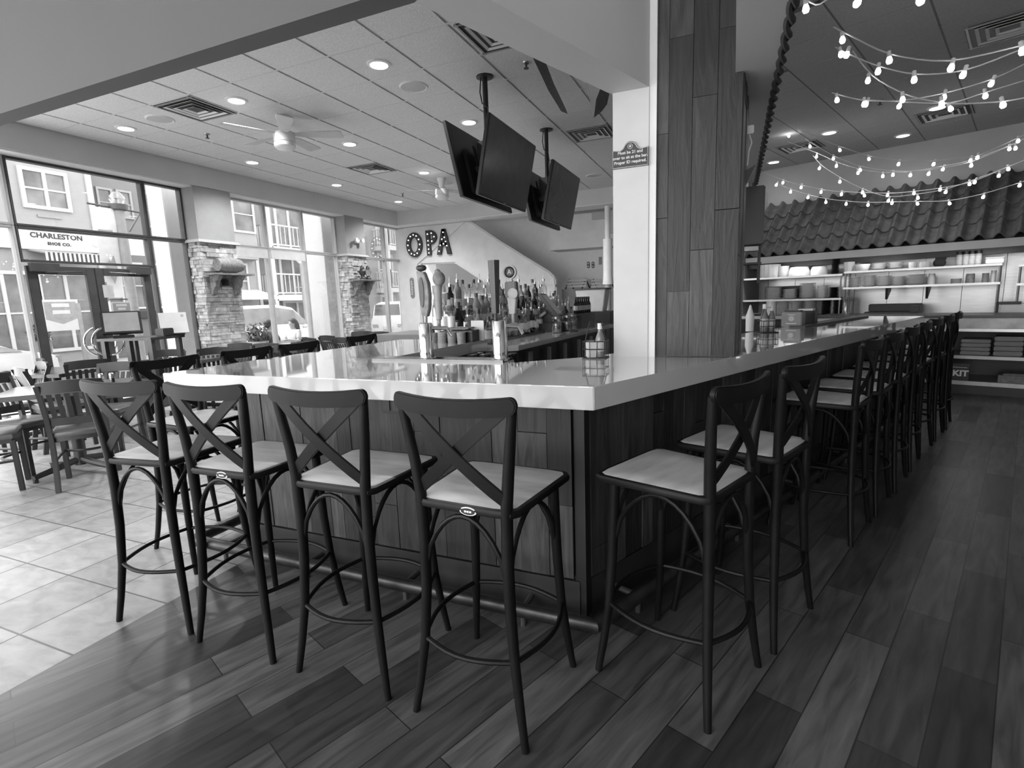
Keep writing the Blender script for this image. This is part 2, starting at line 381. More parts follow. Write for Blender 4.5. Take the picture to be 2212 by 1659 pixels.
# side / rear walls (out of view, close the room)
RWX = [(-7.4, -5.6), (-5.3, -3.5), (-3.2, -1.4), (-1.1, .7)]
rwm = MB().box(-8, -4.15, 0, 7.1, -4, .3).box(-8, -4.15, 3.1, 7.1, -4, C); xs = -8
for a, b in RWX: rwm.box(xs, -4.15, .3, a, -4, 3.1); xs = b
rwm.box(xs, -4.15, .3, 7.1, -4, 3.1); struct('wall_rear', rwm, m_wall)
rw = MB(); rw.M = QM; rw.box(3.6, -6, 0, 3.75, 12.5, C); struct('wall_right', rw, m_wall)
kw = MB(); kw.M = QM; kw.box(-6.0, 10.66, 2.85, 4, 10.8, C); struct('wall_kitchen', kw, m_wall)
kw = MB(); kw.M = QM; kw.box(-6.0, 10.9, 0, 4, 11.05, C); struct('wall_kitchen.001', kw, m_wall)
# ------------------------------------------------------------------ pillars
TOPC = 1.067
struct('wall_center', MB().box(-.575, 2.745, TOPC, -.40, 2.93, ZB+.005), m_colw)
struct('wall_center.001', MB().box(-.40, 2.752, TOPC, -.365, 3.1, C), m_white)
def plank_face(mb, P0, du, dn, W, z0, z1, wmin, wmax, lmin=.5, lmax=1.4, th=.016):
    """boards standing on a face: P0 origin, du along, dn outwards"""
    u = 0.
    while u < W-1e-4:
        wd = min(R.uniform(wmin, wmax), W-u)
        if W-(u+wd) < wmin*.5: wd = W-u
        z = z0; first = True
        while z < z1-1e-4:
            l = R.uniform(lmin*.3, lmax) if first else R.uniform(lmin, lmax); first = False
            if z1-(z+l) < .12: l = z1-z
            o_ = R.uniform(0, .006); a = V(P0)+du*(u+.0012); c = V(P0)+du*(u+wd-.0012)
            q = [a, c, c+dn*(th+o_), a+dn*(th+o_)]
            mb.add([(p.x, p.y, z+.0012) for p in q]+[(p.x, p.y, z+l-.0012) for p in q], [(0,3,2,1),(4,5,6,7),(0,1,5,4),(1,2,6,5),(2,3,7,6),(3,0,4,7)])
            z += l
        u += wd
core = MB().box(-.362, 2.79, TOPC, .0, 3.22, C)
o = struct('wall_center.002', core, m_dwood)
pf = MB()
for x0, x1, px, js, th in ((-.365, -.311, 1424, (472, 290), .012), (-.31, -.203, 1458, (630, 82), .02), (-.202, -.094, 1509, (540, 210), .024), (-.093, .014, 1559, (453, 62), .02)):
    zs = [TOPC+.002]+[Zat(px, j, ((x0+x1)/2, 2.77)) for j in js]+[C]
    for k in range(len(zs)-1): pf.box(x0+.001, 2.79, zs[k]+.0015, x1-.001, 2.79-th-.004*(k % 2), zs[k+1]-.0015)
plank_face(pf, (.0, 2.79, 0), V((.03, .45, 0)).normalized(), V((.45, -.03, 0)).normalized(), .42, TOPC+.002, C, .1, .11, .5, 1.5)
struct('wall_center.003', pf, m_plank)
# ------------------------------------------------------------------ lamps in the ceiling
def spot(name, loc, e, size=2.5, r=.06, blend=.8, rot=None):
    l = bpy.data.lights.new(name, 'SPOT'); l.energy = e; l.spot_size = size; l.spot_blend = blend; l.shadow_soft_size = r
    o = bpy.data.objects.new(name, l); COL.objects.link(o); o.location = loc
    if rot: o.rotation_euler = rot
    return o
DLP = DL = None
def downlight(x, y, label, grp, e=190):
    global DL
    if DL is None:
        DL = thing('downlight', label, 'ceiling light', (x, y, C), 0, grp)
        part('trim_ring', MB().lathe([(.078, -.004), (.083, -.014), (.108, -.008), (.112, .0), (.078, .0)], 28), m_white, DL)
        part('lamp_lens', MB().lathe([(.001, -.006), (.08, -.006), (.08, -.003), (.001, -.003)], 28), m_led, DL)
    else: dup(DL, (x, y, C), 0, label, grp)
    spot('downlight_or_fill_beam', (x, y, C-.03), e)
for cx, rows, nm in ((-6.78, (4.39, 6.2, 8.05, 10.0), 'the row nearest the windows'), (-4.93, (4.39, 6.19, 8.09), 'the middle row'), (-3.09, (4.39, 6.2, 8.1), 'the row nearest the television screens')):
    for k, y in enumerate(rows):
        downlight(cx, y, 'round white recessed ceiling light, %s from the front in %s' % (OR[k], nm), 'downlights over the dining room')
for k, p in enumerate(((1.2, 9.1), (2.25, 9.85), (.58, 10.6), (2.3, 8.59))):
    downlight(p[0], p[1], ['recessed ceiling light behind the string lights, left of the small sprinkler', 'recessed ceiling light close above the tiled roof, below the vent', 'recessed ceiling light nearest the end of the roped beam', 'recessed ceiling light glowing between crossing string light cables'][k], 'downlights over the string-lit aisle', 9)
VN = None
def vent(x, y, rz, label, grp='square ceiling air diffusers'):
    global VN
    if VN: return dup(VN, (x, y, C), rz, label, grp)
    VN = thing('ceiling_vent', label, 'air vent', (x, y, C), rz, grp)
    f = MB(); o_ = .29
    for s in (1, -1): f.box(-o_, s*o_-.012*s, -.012, o_, s*(o_-.03), .001).box(s*o_-.012*s, -o_, -.012, s*(o_-.03), o_, .001)
    part('frame', f, m_gall, VN)
    part('backing', MB().box(-.285, -.285, -.0045, .285, .285, -.002), m_black, VN)
    for k, r in enumerate((.22, .155, .09)):
        l = MB()
        for a in range(4):
            l.M = Mx.Rotation(a*PI/2, 4, 'Z')
            l.add([(-r, -r, -.016), (r, -r, -.016), (r-.032, -r+.032, .0), (-r+.032, -r+.032, .0), (-r, -r, -.012), (r, -r, -.012), (r-.032, -r+.032, .004), (-r+.032, -r+.032, .004)],
                  [(0,3,2,1),(4,5,6,7),(0,1,5,4),(1,2,6,5),(2,3,7,6),(3,0,4,7)])
        part('louvre_ring', l, m_white, VN)
vent(-5.53, 4.37, 0, 'square ceiling vent beside the nearest white fan, left of it')
vent(-5.53, 7.45, 0, 'square ceiling vent between the two white fans')
vent(-1.85, 4.37, 0, 'square ceiling vent half hidden by the bar header')
vent(-1.85, 7.44, 0, 'square ceiling vent beside the white pillar sign')
vent(2.16, 6.32, QROT, 'ceiling vent nearest the camera above the string lights')
vent(2.48, 8.95, QROT, 'ceiling vent just beyond the glowing light among the string lights')
vent(.90, 9.75, QROT, 'ceiling vent near the end of the roped beam')
SPK = None
for k, (x, y, l) in enumerate(((-3.09, 4.97, 'round white ceiling speaker between two downlights and the TV pole'), (-6.14, 4.38, 'round ceiling speaker next to the vent by the windows'), (-5.0, 9.0, 'round ceiling speaker under the far fan'), (-2.43, 9.9, 'round ceiling speaker next to the white pillar sign'))):
    if SPK is None:
        SPK = thing('ceiling_speaker', l, 'speaker', (x, y, C), 0, 'round ceiling speakers')
        part('rim', MB().lathe([(.125, -.006), (.135, -.012), (.15, .0), (.125, .0)], 28), m_white, SPK)
        part('grille', MB().lathe([(.001, -.009), (.08, -.0085), (.126, -.006), (.126, 0), (.001, 0)], 28), m_wall, SPK)
    else: dup(SPK, (x, y, C), 0, l)
SPR = None
for k, (x, y, l) in enumerate(((-6.17, 4.99, 'small ceiling sprinkler left of the nearest fan'), (-1.86, 4.99, 'small ceiling sprinkler right of the near TV pole'), (-6.23, 9.35, 'small ceiling sprinkler above the far windows'), (2.35, 5.75, 'ceiling sprinkler above the nearest vent of the string-lit aisle'), (1.55, 7.9, 'ceiling sprinkler above the downlights of the string-lit aisle'))):
    if SPR is None:
        SPR = thing('ceiling_sprinkler', l, 'sprinkler', (x, y, C), 0, 'ceiling sprinklers')
        part('escutcheon', MB().lathe([(.036, 0), (.03, -.01), (.001, -.012)], 16), m_steel, SPR)
        part('head', MB().lathe([(.01, -.01), (.01, -.045), (.006, -.05)], 10).lathe([(.024, -.056), (.024, -.05), (.001, -.05)], 12), m_bronze, SPR)
    else: dup(SPR, (x, y, C), 0, l)
# ceiling fans
FAN = None
for k, (x, y, rz, l) in enumerate(((-4.88, 4.96, 0, 'nearest white five-blade ceiling fan'), (-4.9, 8.61, .5, 'far white ceiling fan, partly behind the television'))):
    if FAN is None:
        FAN = thing('ceiling_fan', l, 'ceiling fan', (x, y, C), rz, 'white ceiling fans')
        part('canopy', MB().lathe([(.075, 0), (.075, -.02), (.05, -.12), (.05, -.17), (.001, -.17)], 24), m_white, FAN)
        part('downrod', MB().lathe([(.045, -.05), (.04, -.2), (.001, -.2)], 16), m_white, FAN)
        part('motor', MB().lathe([(.04, -.17), (.115, -.19), (.12, -.21), (.12, -.29), (.112, -.294), (.112, -.3), (.12, -.305), (.12, -.34), (.09, -.37), (.001, -.38)], 28), m_white, FAN)
        for b in range(5):
            a = math.radians(29+72*b); bl = MB(); bl.M = Mx.Rotation(a, 4, 'Z') @ Mx.Translation((0, 0, -.205)) @ Mx.Rotation(-.16, 4, 'X')
            bl.prism([(.1, -.03), (.22, -.065), (.62, -.085), (.66, -.075), (.66, .075), (.62, .085), (.22, .065), (.1, .03)], -.004, .004)
            part('blade', bl, mat('shaded_fan_blade', .5, .45, var=.04), FAN, bev=.002)  # white paint darkened to carry the shading of the blades
    else: dup(FAN, (x, y, C), rz, l)
# ------------------------------------------------------------------ televisions on V mounts
MNT = TVR = None
for k, (y, pos) in enumerate(((5.24, 'nearest'), (7.1, 'far'))):
    yp = (5.09, 6.96)[k]
    l = 'black ceiling pole carrying the %s pair of television screens' % pos
    if MNT is None:
        MNT = thing('television_mount', l, 'tv mount', (-2.34, yp, C), 0, 'television ceiling mounts')
        part('ceiling_plate', MB().lathe([(.085, 0), (.085, -.012), (.03, -.022), (.001, -.022)], 20), m_black, MNT)
        part('pole', MB().lathe([(.026, -.01), (.026, -.92), (.001, -.92)], 14), m_black, MNT)
        part('bracket', MB().box(-.13, -.1, -.92, .13, .3, -.86).box(-.11, -.02, -.95, .11, .05, -.6), m_black, MNT)
        cb = MB().tube([(-.03, -.03, -.02), (-.045, -.03, -.15), (-.03, -.02, -.25), (.03, -.028, -.3), (.045, -.02, -.45), (.03, 0, -.6)], .006, 6); part('cable', cb, m_blackp, MNT)
    else: dup(MNT, (-2.34, yp, C), 0, l)
    for sgn in (1, -1):
        side = 'right-facing' if sgn > 0 else 'left-facing'
        l = ('black flat television on the %s pole, screen facing the bar pillar' if sgn > 0 else 'black flat television on the %s pole, seen from its back behind the other screen') % pos
        xt = -2.34+sgn*.165; rz = 0 if sgn > 0 else PI
        if TVR is None:
            TVR = thing('television', l, 'television', (xt, y, 2.725), rz, 'hanging television screens')
            T = Mx.Rotation(.21, 4, 'Y')
            b = MB(); b.M = T; b.box(-.028, -.61, -.36, .012, .61, .36); part('cabinet', b, m_blackp, TVR, bev=.006)
            b = MB(); b.M = T; b.box(.0115, -.597, -.342, .0145, .597, .348); part('screen', b, m_screen, TVR)
            b = MB(); b.M = T; b.box(-.06, -.4, -.3, -.027, .4, .12); part('back_housing', b, m_blackp, TVR, bev=.01)
            b = MB(); b.M = T; b.box(-.075, -.2, -.2, -.059, -.16, .2).box(-.075, .16, -.2, -.059, .2, .2).box(-.075, -.2, -.02, -.059, .2, .02); part('mounting_rail', b, m_black, TVR)
            b = MB(); b.M = T; b.box(.0125, -.03, -.3535, .0142, .03, -.347); part('maker_badge', b, m_alu, TVR)
        else: dup(TVR, (xt, y, 2.725), rz, l)
# dark pennants hanging behind the header
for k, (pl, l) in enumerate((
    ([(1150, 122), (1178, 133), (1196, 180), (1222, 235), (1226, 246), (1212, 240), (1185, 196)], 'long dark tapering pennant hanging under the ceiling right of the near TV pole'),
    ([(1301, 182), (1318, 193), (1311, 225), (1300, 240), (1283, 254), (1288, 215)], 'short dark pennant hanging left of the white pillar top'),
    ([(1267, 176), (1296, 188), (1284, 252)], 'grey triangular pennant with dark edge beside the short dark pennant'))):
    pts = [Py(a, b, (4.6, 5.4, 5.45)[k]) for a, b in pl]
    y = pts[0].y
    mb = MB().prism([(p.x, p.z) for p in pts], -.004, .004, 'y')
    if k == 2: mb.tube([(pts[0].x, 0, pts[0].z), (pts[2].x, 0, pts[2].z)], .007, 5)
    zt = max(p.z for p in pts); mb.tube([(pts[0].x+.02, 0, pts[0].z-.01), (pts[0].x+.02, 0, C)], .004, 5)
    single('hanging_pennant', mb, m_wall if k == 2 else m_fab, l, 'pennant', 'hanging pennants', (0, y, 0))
# ------------------------------------------------------------------ string lights
STR = [  # t-plane, cord pixels, bulb pixels
 (3.5, [(1725,-14),(1762,10),(1790,-4)], [(1740,20)]),
 (3.3, [(1800,-30),(1856,-8),(1920,-16),(1985,-14),(2060,-40)], [(1856,7),(1985,3)]),
 (4.3, [(1800,58),(1835,76),(1925,117),(2050,131),(2212,97)], [(1819,88),(1920,131),(2056,148),(2206,112)]),
 (4.6, [(1805,102),(1850,124),(1900,143),(1980,160),(2085,151),(2212,104)], [(1815,119),(1831,119),(1897,155),(1974,173),(2083,162)]),
 (5.0, [(1842,110),(1885,163),(1955,203),(2025,220),(2080,224),(2165,219),(2225,209)], [(1875,175),(1949,216),(2033,226),(2164,228)]),
 (5.4, [(1797,200),(1862,216),(1945,217),(2040,201),(2145,170),(2225,132)], [(1807,217),(1866,226),(2040,211),(2144,181)]),
 (5.7, [(1862,215),(1950,220),(2050,222),(2127,200),(2225,170)], [(1873,226),(1944,230),(2050,237),(2127,208)]),
 (8.5, [(1700,270),(1780,303),(1815,316),(1880,337),(1945,346),(2018,347),(2098,338),(2115,335),(2200,297),(2225,280)], [(1703,294),(1813,325),(1876,344),(1942,355),(2018,355),(2112,341),(2199,305)]),
 (8.7, [(1740,300),(1755,310),(1805,338),(1860,359),(1930,369),(2005,367),(2095,350),(2180,315),(2215,298)], [(1749,317),(1800,343),(1857,368),(1929,378),(2007,376),(2097,347),(2180,322)]),
 (8.9, [(1700,305),(1770,333),(1810,351),(1860,366),(1910,372),(1970,370),(2040,358),(2100,345),(2190,310)], [(1764,339),(1807,359),(1853,374),(1907,381),(1967,379),(2038,366),(2098,358),(2193,321)]),
 (9.0, [(1756,336),(1776,358),(1818,385),(1863,407),(1918,424),(1982,419),(2044,408),(2107,387),(2178,360),(2215,345)], [(1771,364),(1814,393),(1863,416),(1920,434),(1982,428),(2044,415),(2107,394),(2177,366)]),
 (9.2, [(1657,376),(1712,395),(1774,409),(1818,414),(1918,417),(1976,413),(2031,406),(2097,393),(2160,368),(2215,345)], [(1678,400),(1692,395),(1731,405),(1774,415),(1818,420),(1866,423),(1918,422),(1974,418),(2031,410),(2094,398),(2158,380)]),
 (9.4, [(1680,396),(1701,406),(1745,420),(1785,429),(1826,434),(1874,437),(1930,436),(1980,435),(2050,433),(2125,418),(2207,393),(2225,385)], [(1708,415),(1746,427),(1784,437),(1828,441),(1875,443),(1927,439),(1980,441),(2050,440),(2125,426),(2203,401)])]
SPOS = ['topmost', 'second', 'third', 'fourth', 'fifth', 'sixth', 'seventh', 'eighth', 'ninth', 'tenth', 'eleventh', 'twelfth', 'lowest']
BULB = MB().lathe([(.0, -.046), (.013, -.042), (.0185, -.028), (.015, -.012), (.009, 0), (.001, 0)], 12).mesh('bulb', m_bulb)
SOCK = MB().lathe([(.012, -.002), (.0125, .03), (.006, .035), (.001, .035)], 10).mesh('socket', m_white)
SPTS = []
for k, (t, cord, bulbs) in enumerate(STR):
    cp = [Pt(a, b, t) for a, b in cord]
    base = cp[0].copy()
    r = thing('string_lights', 'cable of clear bulbs strung under the aisle ceiling, %s from the top' % SPOS[k] if k < 12 else 'lowest cable of clear bulbs, sagging across the clay tile roof', 'string lights', base, 0, 'string lights over the aisle')
    # smooth the cable
    sm = []
    for i in range(len(cp)-1):
        p0, p1, p2, p3 = cp[max(i-1, 0)], cp[i], cp[i+1], cp[min(i+2, len(cp)-1)]
        for j in range(4):
            u = j/4; sm.append(.5*((2*p1)+(p2-p0)*u+(2*p0-5*p1+4*p2-p3)*u*u+(3*p1-p0-3*p2+p3)*u**3)-base)
    sm.append(cp[-1]-base)
    part('cable', MB().tube(sm, .0045, 5), m_cloth, r)
    for a, b in bulbs:
        p = Pt(a, b, t)-base; tlt = Mx.Rotation(R.uniform(-.35, .35), 4, 'Y')
        bb = link('bulb', BULB, r, p+V((0, 0, .025))); bb.rotation_euler = (R.uniform(-.2, .2), R.uniform(-.4, .4), 0)
        sk = link('socket', SOCK, bb)
        SPTS.append(p+base)
# ------------------------------------------------------------------ the bar
D25 = math.radians(25.3); BD = V((math.sin(D25), math.cos(D25), 0)); BN = V((-BD.y, BD.x, 0)); BL = 5.3
K = V((-.45, 1.80, 0)); KE = K+BD*BL
bar = thing('bar_counter', 'large white-topped bar with reclaimed plank front wrapping round the white pillar', 'bar', (K.x, K.y, 0))
def loc(p): return (p[0]-K.x, p[1]-K.y)
top = [(-2.77, 1.80), (K.x, K.y), (KE.x, KE.y), tuple((KE+BN*.62)[:2]), (-.69, 2.74), (-1.02, 2.445), (-1.075, 2.445), (-1.075, 2.57), (-1.88, 2.57), (-1.88, 3.93), (-2.74, 3.93)]
part('countertop', MB().prism([loc(p) for p in top], .98, TOPC), m_quartz, bar, 'thick white quartz top', bev=.003)
BC = V((-.56, 2.02, 0)); LX = -2.5
pn = MB(); pn.M = Mx.Translation((-K.x, -K.y, 0))
plank_face(pn, (LX, 2.02, 0), V((1, 0, 0)), V((0, -1, 0)), BC.x-LX-.035, .19, .978, .08, .155, .3, 1.0)
part('plank_front', pn, m_plank, bar)
pn = MB(); pn.M = Mx.Translation((-K.x, -K.y, 0))
s0 = BC+BD*.035
plank_face(pn, s0, BD, -BN, BL-.3, .19, .978, .07, .14, .3, 1.0)
part('plank_front', pn, m_plank, bar, 'plank front of the long right-hand run')
pn = MB(); pn.M = Mx.Translation((-K.x, -K.y, 0))
plank_face(pn, (LX, 3.9, 0), V((0, -1, 0)), V((-1, 0, 0)), 1.86, .05, .978, .08, .155, .3, 1.0)
part('plank_front', pn, m_plank, bar, 'plank front of the window-side run')
def off(p): return loc((p.x, p.y))
ca = MB()
ca.prism([loc((LX+.012, 2.03)), loc((-.6, 2.03)), loc((-.9, 2.38)), loc((-1.93, 2.38)), loc((-1.93, 3.88)), loc((LX+.012, 3.88))], .02, .97)
e0, e1 = BC+BD*.02+BN*.012, KE-BD*.25-BN*0
b1 = BC+BN*.012
ca.prism([off(b1), off(b1+BD*(BL-.32)), off(b1+BD*(BL-.32)+BN*.38), off(b1+BD*.5+BN*.38), loc((-.9, 2.36)), loc((-.62, 2.032))], .02, .968)
part('carcass', ca, m_black, bar)
part('corner_post', MB().cbox((BC.x-K.x+.0, BC.y-K.y+.012, .5), (.05, .05, .96), -D25/2), m_black, bar)
kb = MB().box(loc((LX-.012, 0))[0], .203, 0, BC.x-K.x-.01, .23, .18)
kb.M = Mx.Translation((BC.x-K.x, BC.y-K.y, 0)) @ Mx.Rotation(-D25, 4, 'Z'); kb.box(-.016, .01, 0, .012, BL-.28, .18)
part('base_board', kb, m_dwood, bar)
RZ = .075; rk = Pz(1284, 1352, RZ); rl = Pz(420, 1166, RZ)
rail = [V((rl.x, rk.y+.01, RZ)), V((rk.x, rk.y, RZ)), rk+BD*(BL-.4)]
rr = MB().tube([(p.x-K.x, p.y-K.y, RZ) for p in rail], .032, 12)
rr.tube([(rl.x-K.x, rk.y-K.y+.01, RZ), (rl.x-K.x, 1.9, RZ)], .032, 12)
part('foot_rail', rr, m_rail, bar, 'bronze foot rail')
for i in range(5):
    for q in (0, 1):
        p = V((rl.x+.25+i*.6, rk.y+.01, 0)) if q == 0 else rk+BD*(.3+i*.95)
        d = V((0, 1, 0)) if q == 0 else BN
        if q == 0 and p.x > rk.x-.1: continue
        a, c = p, p+d*.16
        part('rail_bracket', MB().tube([(a.x-K.x, a.y-K.y, RZ), (c.x-K.x, c.y-K.y, RZ)], .014, 8).tube([(a.x-K.x, a.y-K.y, RZ), (a.x-K.x, a.y-K.y, 0)], .012, 8), m_bronze, bar)
pq = Py(850, 884, 2.0)
ou = part('power_outlet', MB().box(pq.x-K.x-.06, .185, .875, pq.x-K.x+.06, .202, .955), m_black, bar, bev=.004)
part('socket', MB().box(pq.x-K.x-.045, .18, .89, pq.x-K.x-.008, .19, .94).box(pq.x-K.x+.008, .18, .89, pq.x-K.x+.045, .19, .94), m_dwood, ou)
# ------------------------------------------------------------------ bar stools (stool faces +Y, back at -Y)
def mirror(pts, s): return [(p[0]*s, p[1], p[2]) for p in pts]
RL = [(.207,-.218,0),(.188,-.205,.12),(.168,-.192,.27),(.155,-.184,.45),(.151,-.181,.62),(.155,-.181,.78),(.166,-.184,.88),(.181,-.192,.99),(.194,-.2,1.085)]
RR = [.0125,.0145,.0165,.018,.019,.019,.018,.0165,.014]
FL_ = [(.212,.205,0),(.198,.19,.12),(.182,.176,.27),(.172,.168,.45),(.168,.163,.62),(.166,.16,.742)]
FR_ = [.0125,.0145,.016,.0175,.0185,.0185]
def arc_pts(a, b, bulge, n=9):
    a, b = V(a), V(b); return [a.lerp(b, i/n)+V(bulge)*math.sin(PI*i/n) for i in range(n+1)]
def make_stool(label, grp):
    r = thing('bar_stool', label, 'bar stool', (0, 0, 0), 0, grp)
    se = [(.215, .19), (.2, .215), (.15, .222), (-.15, .222), (-.2, .215), (-.215, .19), (-.188, -.165), (-.17, -.19), (-.12, -.198), (.12, -.198), (.17, -.19), (.188, -.165)]
    b = MB(); k = len(se); vs = []
    for (f, z) in ((.94, .738), (1.0, .744), (1.01, .757), (.99, .766), (.955, .768)): vs += [(x*f, y*f, z) for x, y in se]
    fs = [tuple(range(k-1, -1, -1)), tuple(4*k+i for i in range(k))]
    for q in range(4): fs += [(q*k+i, q*k+(i+1) % k, (q+1)*k+(i+1) % k, (q+1)*k+i) for i in range(k)]
    b.add(vs, fs); s = part('seat', b, m_stool, r)
    b = MB(); vs = [(x*.93, y*.93, .7679) for x, y in se]+[(x*.9, y*.9, .7705) for x, y in se]+[(x*.5, y*.5, .7685) for x, y in se]
    b.add(vs, [tuple(range(k-1, -1, -1))]+[(q*k+i, q*k+(i+1) % k, (q+1)*k+(i+1) % k, (q+1)*k+i) for q in range(2) for i in range(k)]+[tuple(2*k+i for i in range(k))])
    part('seat_panel', b, m_seat, s, 'smooth seat panel with its sheen in the grey')
    for sg in (1, -1):
        part('rear_leg', MB().tube(mirror(RL, sg), RR, 10), m_stool, r); part('front_leg', MB().tube(mirror(FL_, sg), FR_, 10), m_stool, r)
    # curved top rail
    tr = MB(); pts = []; UU = [-1, -.985, -.96, -.93, -.9]+[-.8+.2*i for i in range(9)]+[.9, .93, .96, .985, 1]; n = len(UU)-1
    for i in range(n+1):
        u = UU[i]; pts.append((.212*u, -.206-.03*(1-u*u), 1.092-.012*(1-u*u)))
    hw = [.027*math.sqrt(max(.02, 1-max(0, (abs(UU[i])-.9)/.1)**2)) for i in range(n+1)]
    tr.strap(pts, [V((0, 0, h)) for h in hw], (0, .02, 0)); part('top_rail', tr, m_stool, r, bev=.004)
    for sg in (1, -1):
        cr = MB(); pts = []; ws = []
        for i in range(11):
            u = i/10; x = sg*(.186-.345*u); z = 1.095-.30*u; y = -.203+.018*u-.024*math.sin(PI*u)+sg*.006
            pts.append((x, y, z)); ws.append(V((.30, 0, -.345*sg)).normalized()*(.021 if 0 < i < 10 else .019))
        part('cross_strap', cr.strap(pts, ws, (0, .009, 0)), m_stool, r, bev=.002)
    ring = MB(); z = .275
    c = [(-.168, -.19, z), (.168, -.19, z), (.182, .176, z), (-.182, .176, z)]
    for a, e, bu in ((c[0], c[1], (0, -.045, 0)), (c[1], c[2], (.045, 0, 0)), (c[2], c[3], (0, .045, 0)), (c[3], c[0], (-.045, 0, 0))):
        ring.tube(arc_pts(a, e, bu), .0085, 8)
    part('foot_ring', ring, m_stool, r, 'thin steel-tipped foot ring')
    t = [(-.153, -.182), (.153, -.182), (.168, .164), (-.168, .164)]
    for i in range(4):
        a, e = t[i], t[(i+1) % 4]; pts = []
        for q in range(13):
            u = q/12; sh = math.sin(PI*u)**.55 if 0 < u < 1 else 0
            pts.append((a[0]+(e[0]-a[0])*u, a[1]+(e[1]-a[1])*u, .5+.225*sh))
        part('bentwood_arch', MB().tube(pts, .0085, 8), m_stool, r)
    bd = MB().lathe([(.03, 0), (.03, .003), (.026, .0035), (.001, .0035)], 24, (.03, -.196, .752), Mx.Rotation(PI/2, 4, 'X') @ Mx.Diagonal((1, .45, 1, 1)))
    o = part('maker_badge', bd, m_white, r, 'small oval white badge')
    bd = MB().lathe([(.025, .003), (.025, .0045), (.001, .0045)], 24, (.03, -.1962, .752), Mx.Rotation(PI/2, 4, 'X') @ Mx.Diagonal((1, .42, 1, 1)))
    part('badge_face', bd, m_black, o)
    for i in range(3): part('badge_mark', MB().box(.018+.009*i, -.2015, .749, .025+.009*i, -.2006, .755), m_white, o)
    return r
GS = 'cross-back bar stools round the bar'
st = make_stool('fourth cross-back bar stool from the left along the bar front, nearest the bar corner', GS)
st.location = (-.745, 1.53, 0); st.rotation_euler = (0, 0, -.06)
bk = ('maker_badge',)
dup(st, (-1.295, 1.55, 0), .0, 'third cross-back bar stool from the left along the bar front', GS, bk)
dup(st, (-1.845, 1.545, 0), .02, 'second cross-back bar stool from the left, oval badge, half over the plank floor', GS)
dup(st, (-2.365, 1.54, 0), .12, 'leftmost cross-back bar stool of the front row, legs on the stone tiles', GS, bk)
RZR = math.radians(66)
dup(st, (-.155, 1.85, 0), RZR+.02, 'first bar stool round the corner, nearest the camera on the right-hand side', GS, bk)
dup(st, (.07, 2.33, 0), RZR, 'second bar stool round the corner on the right-hand side', GS, bk)
ft = [((.61,3.14),(.78,3.5)), ((.83,3.62),(.98,3.97)), ((1.04,4.09),(1.19,4.47)), ((1.24,4.6),(1.42,5.0)), ((1.46,5.08),(1.6,5.46)), ((1.68,5.6),(1.86,5.98)), ((1.9,6.1),(2.07,6.47))]
for k, (a, b) in enumerate(ft):
    m = (V((a[0], a[1], 0))+V((b[0], b[1], 0)))/2; cpos = m+V((-.913, .407, 0))*.21
    dup(st, (cpos.x, cpos.y, 0), RZR+R.uniform(-.05, .05), 'cross-back bar stool in the long right-hand row, %s from the near corner' % OR[k+2], GS, bk)
for k, y in enumerate((2.05, 2.62, 3.1, 3.85)):
    dup(st, (-2.90-.0*k, y, 0), -PI/2, ['cross-back bar stool at the window side of the bar, behind the leftmost front stool', 'bar stool back rising behind the bar, second along the window side', 'bar stool back rising behind the bar, third along the window side', 'farthest bar stool back along the window side of the bar'][k], GS, bk)
# ------------------------------------------------------------------ things on the bar
single('drip_tray', MB().box(-1.90, 2.43, TOPC, -1.08, 2.445, TOPC+.012).box(-1.90, 2.445, TOPC, -1.08, 2.56, TOPC+.004).box(-1.90, 2.55, TOPC, -1.08, 2.562, TOPC+.012), mat('drip_tray_steel', .1, .25, .9), 'long steel drip tray set in the bar top under the beer towers', 'drip tray')
def beer_tower(px, py, top_py, label):
    p = Pz(px, py, TOPC); x, y = p.x, 2.495
    r = thing('beer_tower', label, 'beer tap', (x, y, TOPC+.004), 0, 'beer towers on the bar')
    zt = Zat(px, top_py, (x, y))-TOPC-.004
    part('column', MB().lathe([(.05, 0), (.05, .008), (.039, .012), (.039, zt-.004), (.036, zt), (.001, zt)], 28), m_chrome, r)
    def loc(a, b, dy=0.): q = Py(a, b, y+dy); return V((q.x-x, dy, q.z-TOPC-.004))
    return r, zt, loc
m_hand = mat('carved_grey_handle', .22, .6, var=.3, scale=25, bump=.4); m_handd = mat('dark_handle_wood', .04, .4, var=.4, scale=8, stretch=(6, 6, .5)); m_handl = mat('light_handle_resin', .34, .5, var=.15, scale=20)
r, zt, L2 = beer_tower(922, 778, 697, 'left chrome beer tower with a paddle-shaped and a carved tap handle')
f = MB().tube([(.03, .02, zt-.03), (.1, .06, zt-.035), (.125, .07, zt-.075)], [.012, .012, .01], 10).tube([(-.01, .03, zt-.02), (-.01, .08, zt-.02), (-.01, .095, zt-.06)], .012, 10); part('faucet', f, m_chrome, r)
pts = [(925,684),(914,682),(911,655),(907,625),(904,598),(902,586),(918,588),(927,612),(930,642),(929,668)]
h = MB().prism([(L2(a, b, .045).x, L2(a, b, .045).z) for a, b in pts], .028, .062, 'y'); h.tube([L2(921, 700, .045), L2(921, 680, .045)], .008, 8)
o = part('tap_handle', h, m_hand, r, 'carved grey paddle tap handle', bev=.006)
c = L2(910, 579, .045); part('finial', MB().ball(c, .03, 14, 8, (1.05, .8, .62)), m_handd, o, 'dark leaf-like knob')
ov = L2(911, 632, .028); part('inset', MB().lathe([(.075, 0), (.075, .004), (.001, .004)], 20, (ov.x, .027, ov.z), Mx.Rotation(PI/2, 4, 'X') @ Mx.Diagonal((.2, 1.1, 1, 1))), m_handd, o)
